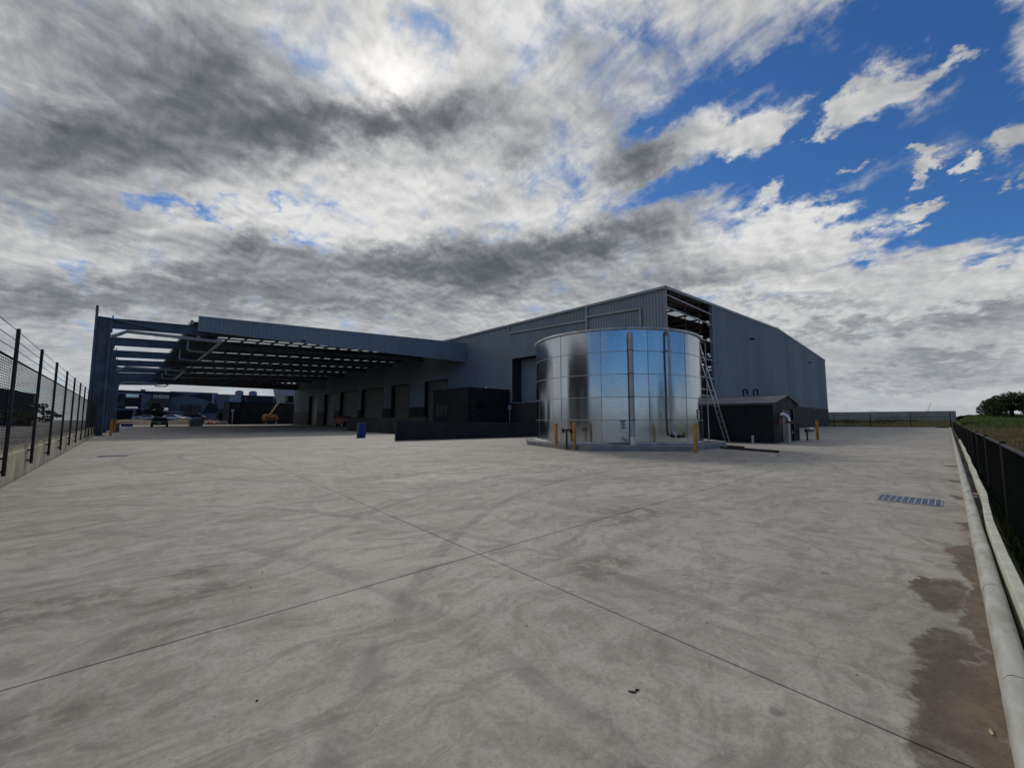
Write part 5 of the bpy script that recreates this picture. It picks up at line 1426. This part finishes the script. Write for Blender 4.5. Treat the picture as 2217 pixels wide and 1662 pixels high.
tree('bare_sapling', 'small dark tree at the left end of the dark far office', (2.9, 158.5, 1.1), 4.2, 1.1, 1.4, rt, 8, 900, .18, 'leaf_dull', .08)
# trees on the pasture that only show mirrored in the tank, and beyond the left fence
for i, (x, y, h, lab) in enumerate(((20, -34, 8, 'leafy pasture tree mirrored low in the steel tank'), (33, -40, 9.5, 'taller pasture tree mirrored in the steel tank by the red sign'), (5, -46, 7, 'rounded pasture tree mirrored in the steel tank near the thin pipe'))):
    tree('pasture_tree', lab, (x, y, 0), h, h * .55, h * .25, rt, 16, 2200, .32, 'leaf', .25)
for i, (x, y, h) in enumerate(((-19.5, 118, 4.5), (-23, 126, 5.2), (-14.5, 140, 5.5), (-17, 132, 4), (-29, 140, 6))):
    tree('scrub_tree', 'dark scrubby tree seen through the mesh fence', (x, y, 0), h, h * .75, h * .2, rt, 12, 900, .3, 'leaf_dull', .15, 'scrub beyond the mesh fence')
# weeds below the chain-link fence
def blades(mb, n, region, hgt, wid, rnd, zf=lambda x, y: 0.0):
    for _ in range(n):
        x, y = region(); h = hgt * rnd.uniform(.4, 1.3); a = rnd.uniform(0, 6.28); w_ = wid * rnd.uniform(.6, 1.3); z = zf(x, y)
        lx, ly = rnd.gauss(0, .35) * h, rnd.gauss(0, .35) * h; cx_, sx_ = math.cos(a) * w_, math.sin(a) * w_
        mb.add([(x - cx_, y - sx_, z - .02), (x + cx_, y + sx_, z - .02), (x + lx * .5 + cx_ * .8, y + ly * .5 + sx_ * .8, z + h * .6), (x + lx * .5 - cx_ * .8, y + ly * .5 - sx_ * .8, z + h * .6), (x + lx, y + ly, z + h)], [(0, 1, 2, 3), (3, 2, 4)])
mb = MB(); rg = random.Random(21)
def strip(): 
    x = 1.0 + 40 * rg.random() ** 2.2; return x, -.36 - abs(rg.gauss(0, .30))
blades(mb, 9000, strip, .16, .006, rg, lambda x, y: -.05)
cl_ = []
for k in range(90):
    x = 1.2 + 26 * rg.random() ** 1.6; y = -.50 - rg.random() * .55; r = rg.uniform(.06, .16); cl_.append((x, y, rg.uniform(.05, .30), r * 1.3, r, r))
leaf_cloud(mb, cl_, 16000, .020, rg, .6)
cl_ = []
for k in range(160):
    x = 1.5 + 40 * rg.random() ** 1.5; y = -.62 - rg.random() * .7; r = rg.uniform(.10, .22); cl_.append((x, y, rg.uniform(.05, .38), r * 1.5, r, r * .9))
leaf_cloud(mb, cl_, 30000, .035, rg, .55)
tag(mb.build('fence_weeds', 'leaf'), 'dark green weeds growing along the foot of the black fence', 'weeds', kind='stuff')
# pasture grass: dry near, green far
mb = MB()
def near(): 
    while True:
        d = 26 + 90 * rg.random() ** 1.3; a = R(rg.uniform(-9, -1.0)); x, y = d * math.cos(a), d * math.sin(a)
        if y < -1.0: return x, y
blades(mb, 15000, near, .26, .028, rg, field_z); tag(mb.build('dry_grass', 'grass_tan'), 'dry tan grass on the pasture behind the black fence', 'grass', kind='stuff')
mb = MB()
def far_(): 
    while True:
        d = 100 + 170 * rg.random(); a = R(rg.uniform(-8, -.6)); x, y = d * math.cos(a), d * math.sin(a)
        if y < -2.5: return x, y
blades(mb, 14000, far_, .45, .08, rg, field_z); tag(mb.build('green_grass', 'grass_green'), 'green grass rising to the pasture skyline', 'grass', kind='stuff')
mb = MB()
def verge(): return rg.uniform(102, 138), rg.uniform(-.6, 25)
blades(mb, 6000, verge, .42, .05, rg, verge_z); tag(mb.build('verge_grass', 'grass_tan'), 'rough dry grass between the yard and the precast wall', 'grass', kind='stuff')
mb = MB()
cl_ = [(rg.uniform(110, 132), rg.uniform(5, 22), .95, rg.uniform(.6, 1.6), rg.uniform(1, 2.6), .45) for _ in range(22)]
leaf_cloud(mb, cl_, 5000, .13, rg); tag(mb.build('verge_scrub', 'leaf_dull'), 'low dark scrub in front of the precast wall', 'scrub', kind='stuff')
# far crane above the precast wall
cr_ = thing('tower_crane', 'tiny far crane rising over the grey precast wall', 'crane', (390, 9.0, 0)); cr_.scale = (.55, .55, .6)
MB().bar((0, 0, 0), (0, 0, 12.5), .5).build('mast', 'precast_far', cr_); MB().bar((0, .8, 11.5), (-1, -3.2, 22), .22).build('jib', 'precast_far', cr_); MB().box(-.8, .8, -.9, 1.6, 10.5, 12).build('cab', 'precast_far', cr_)
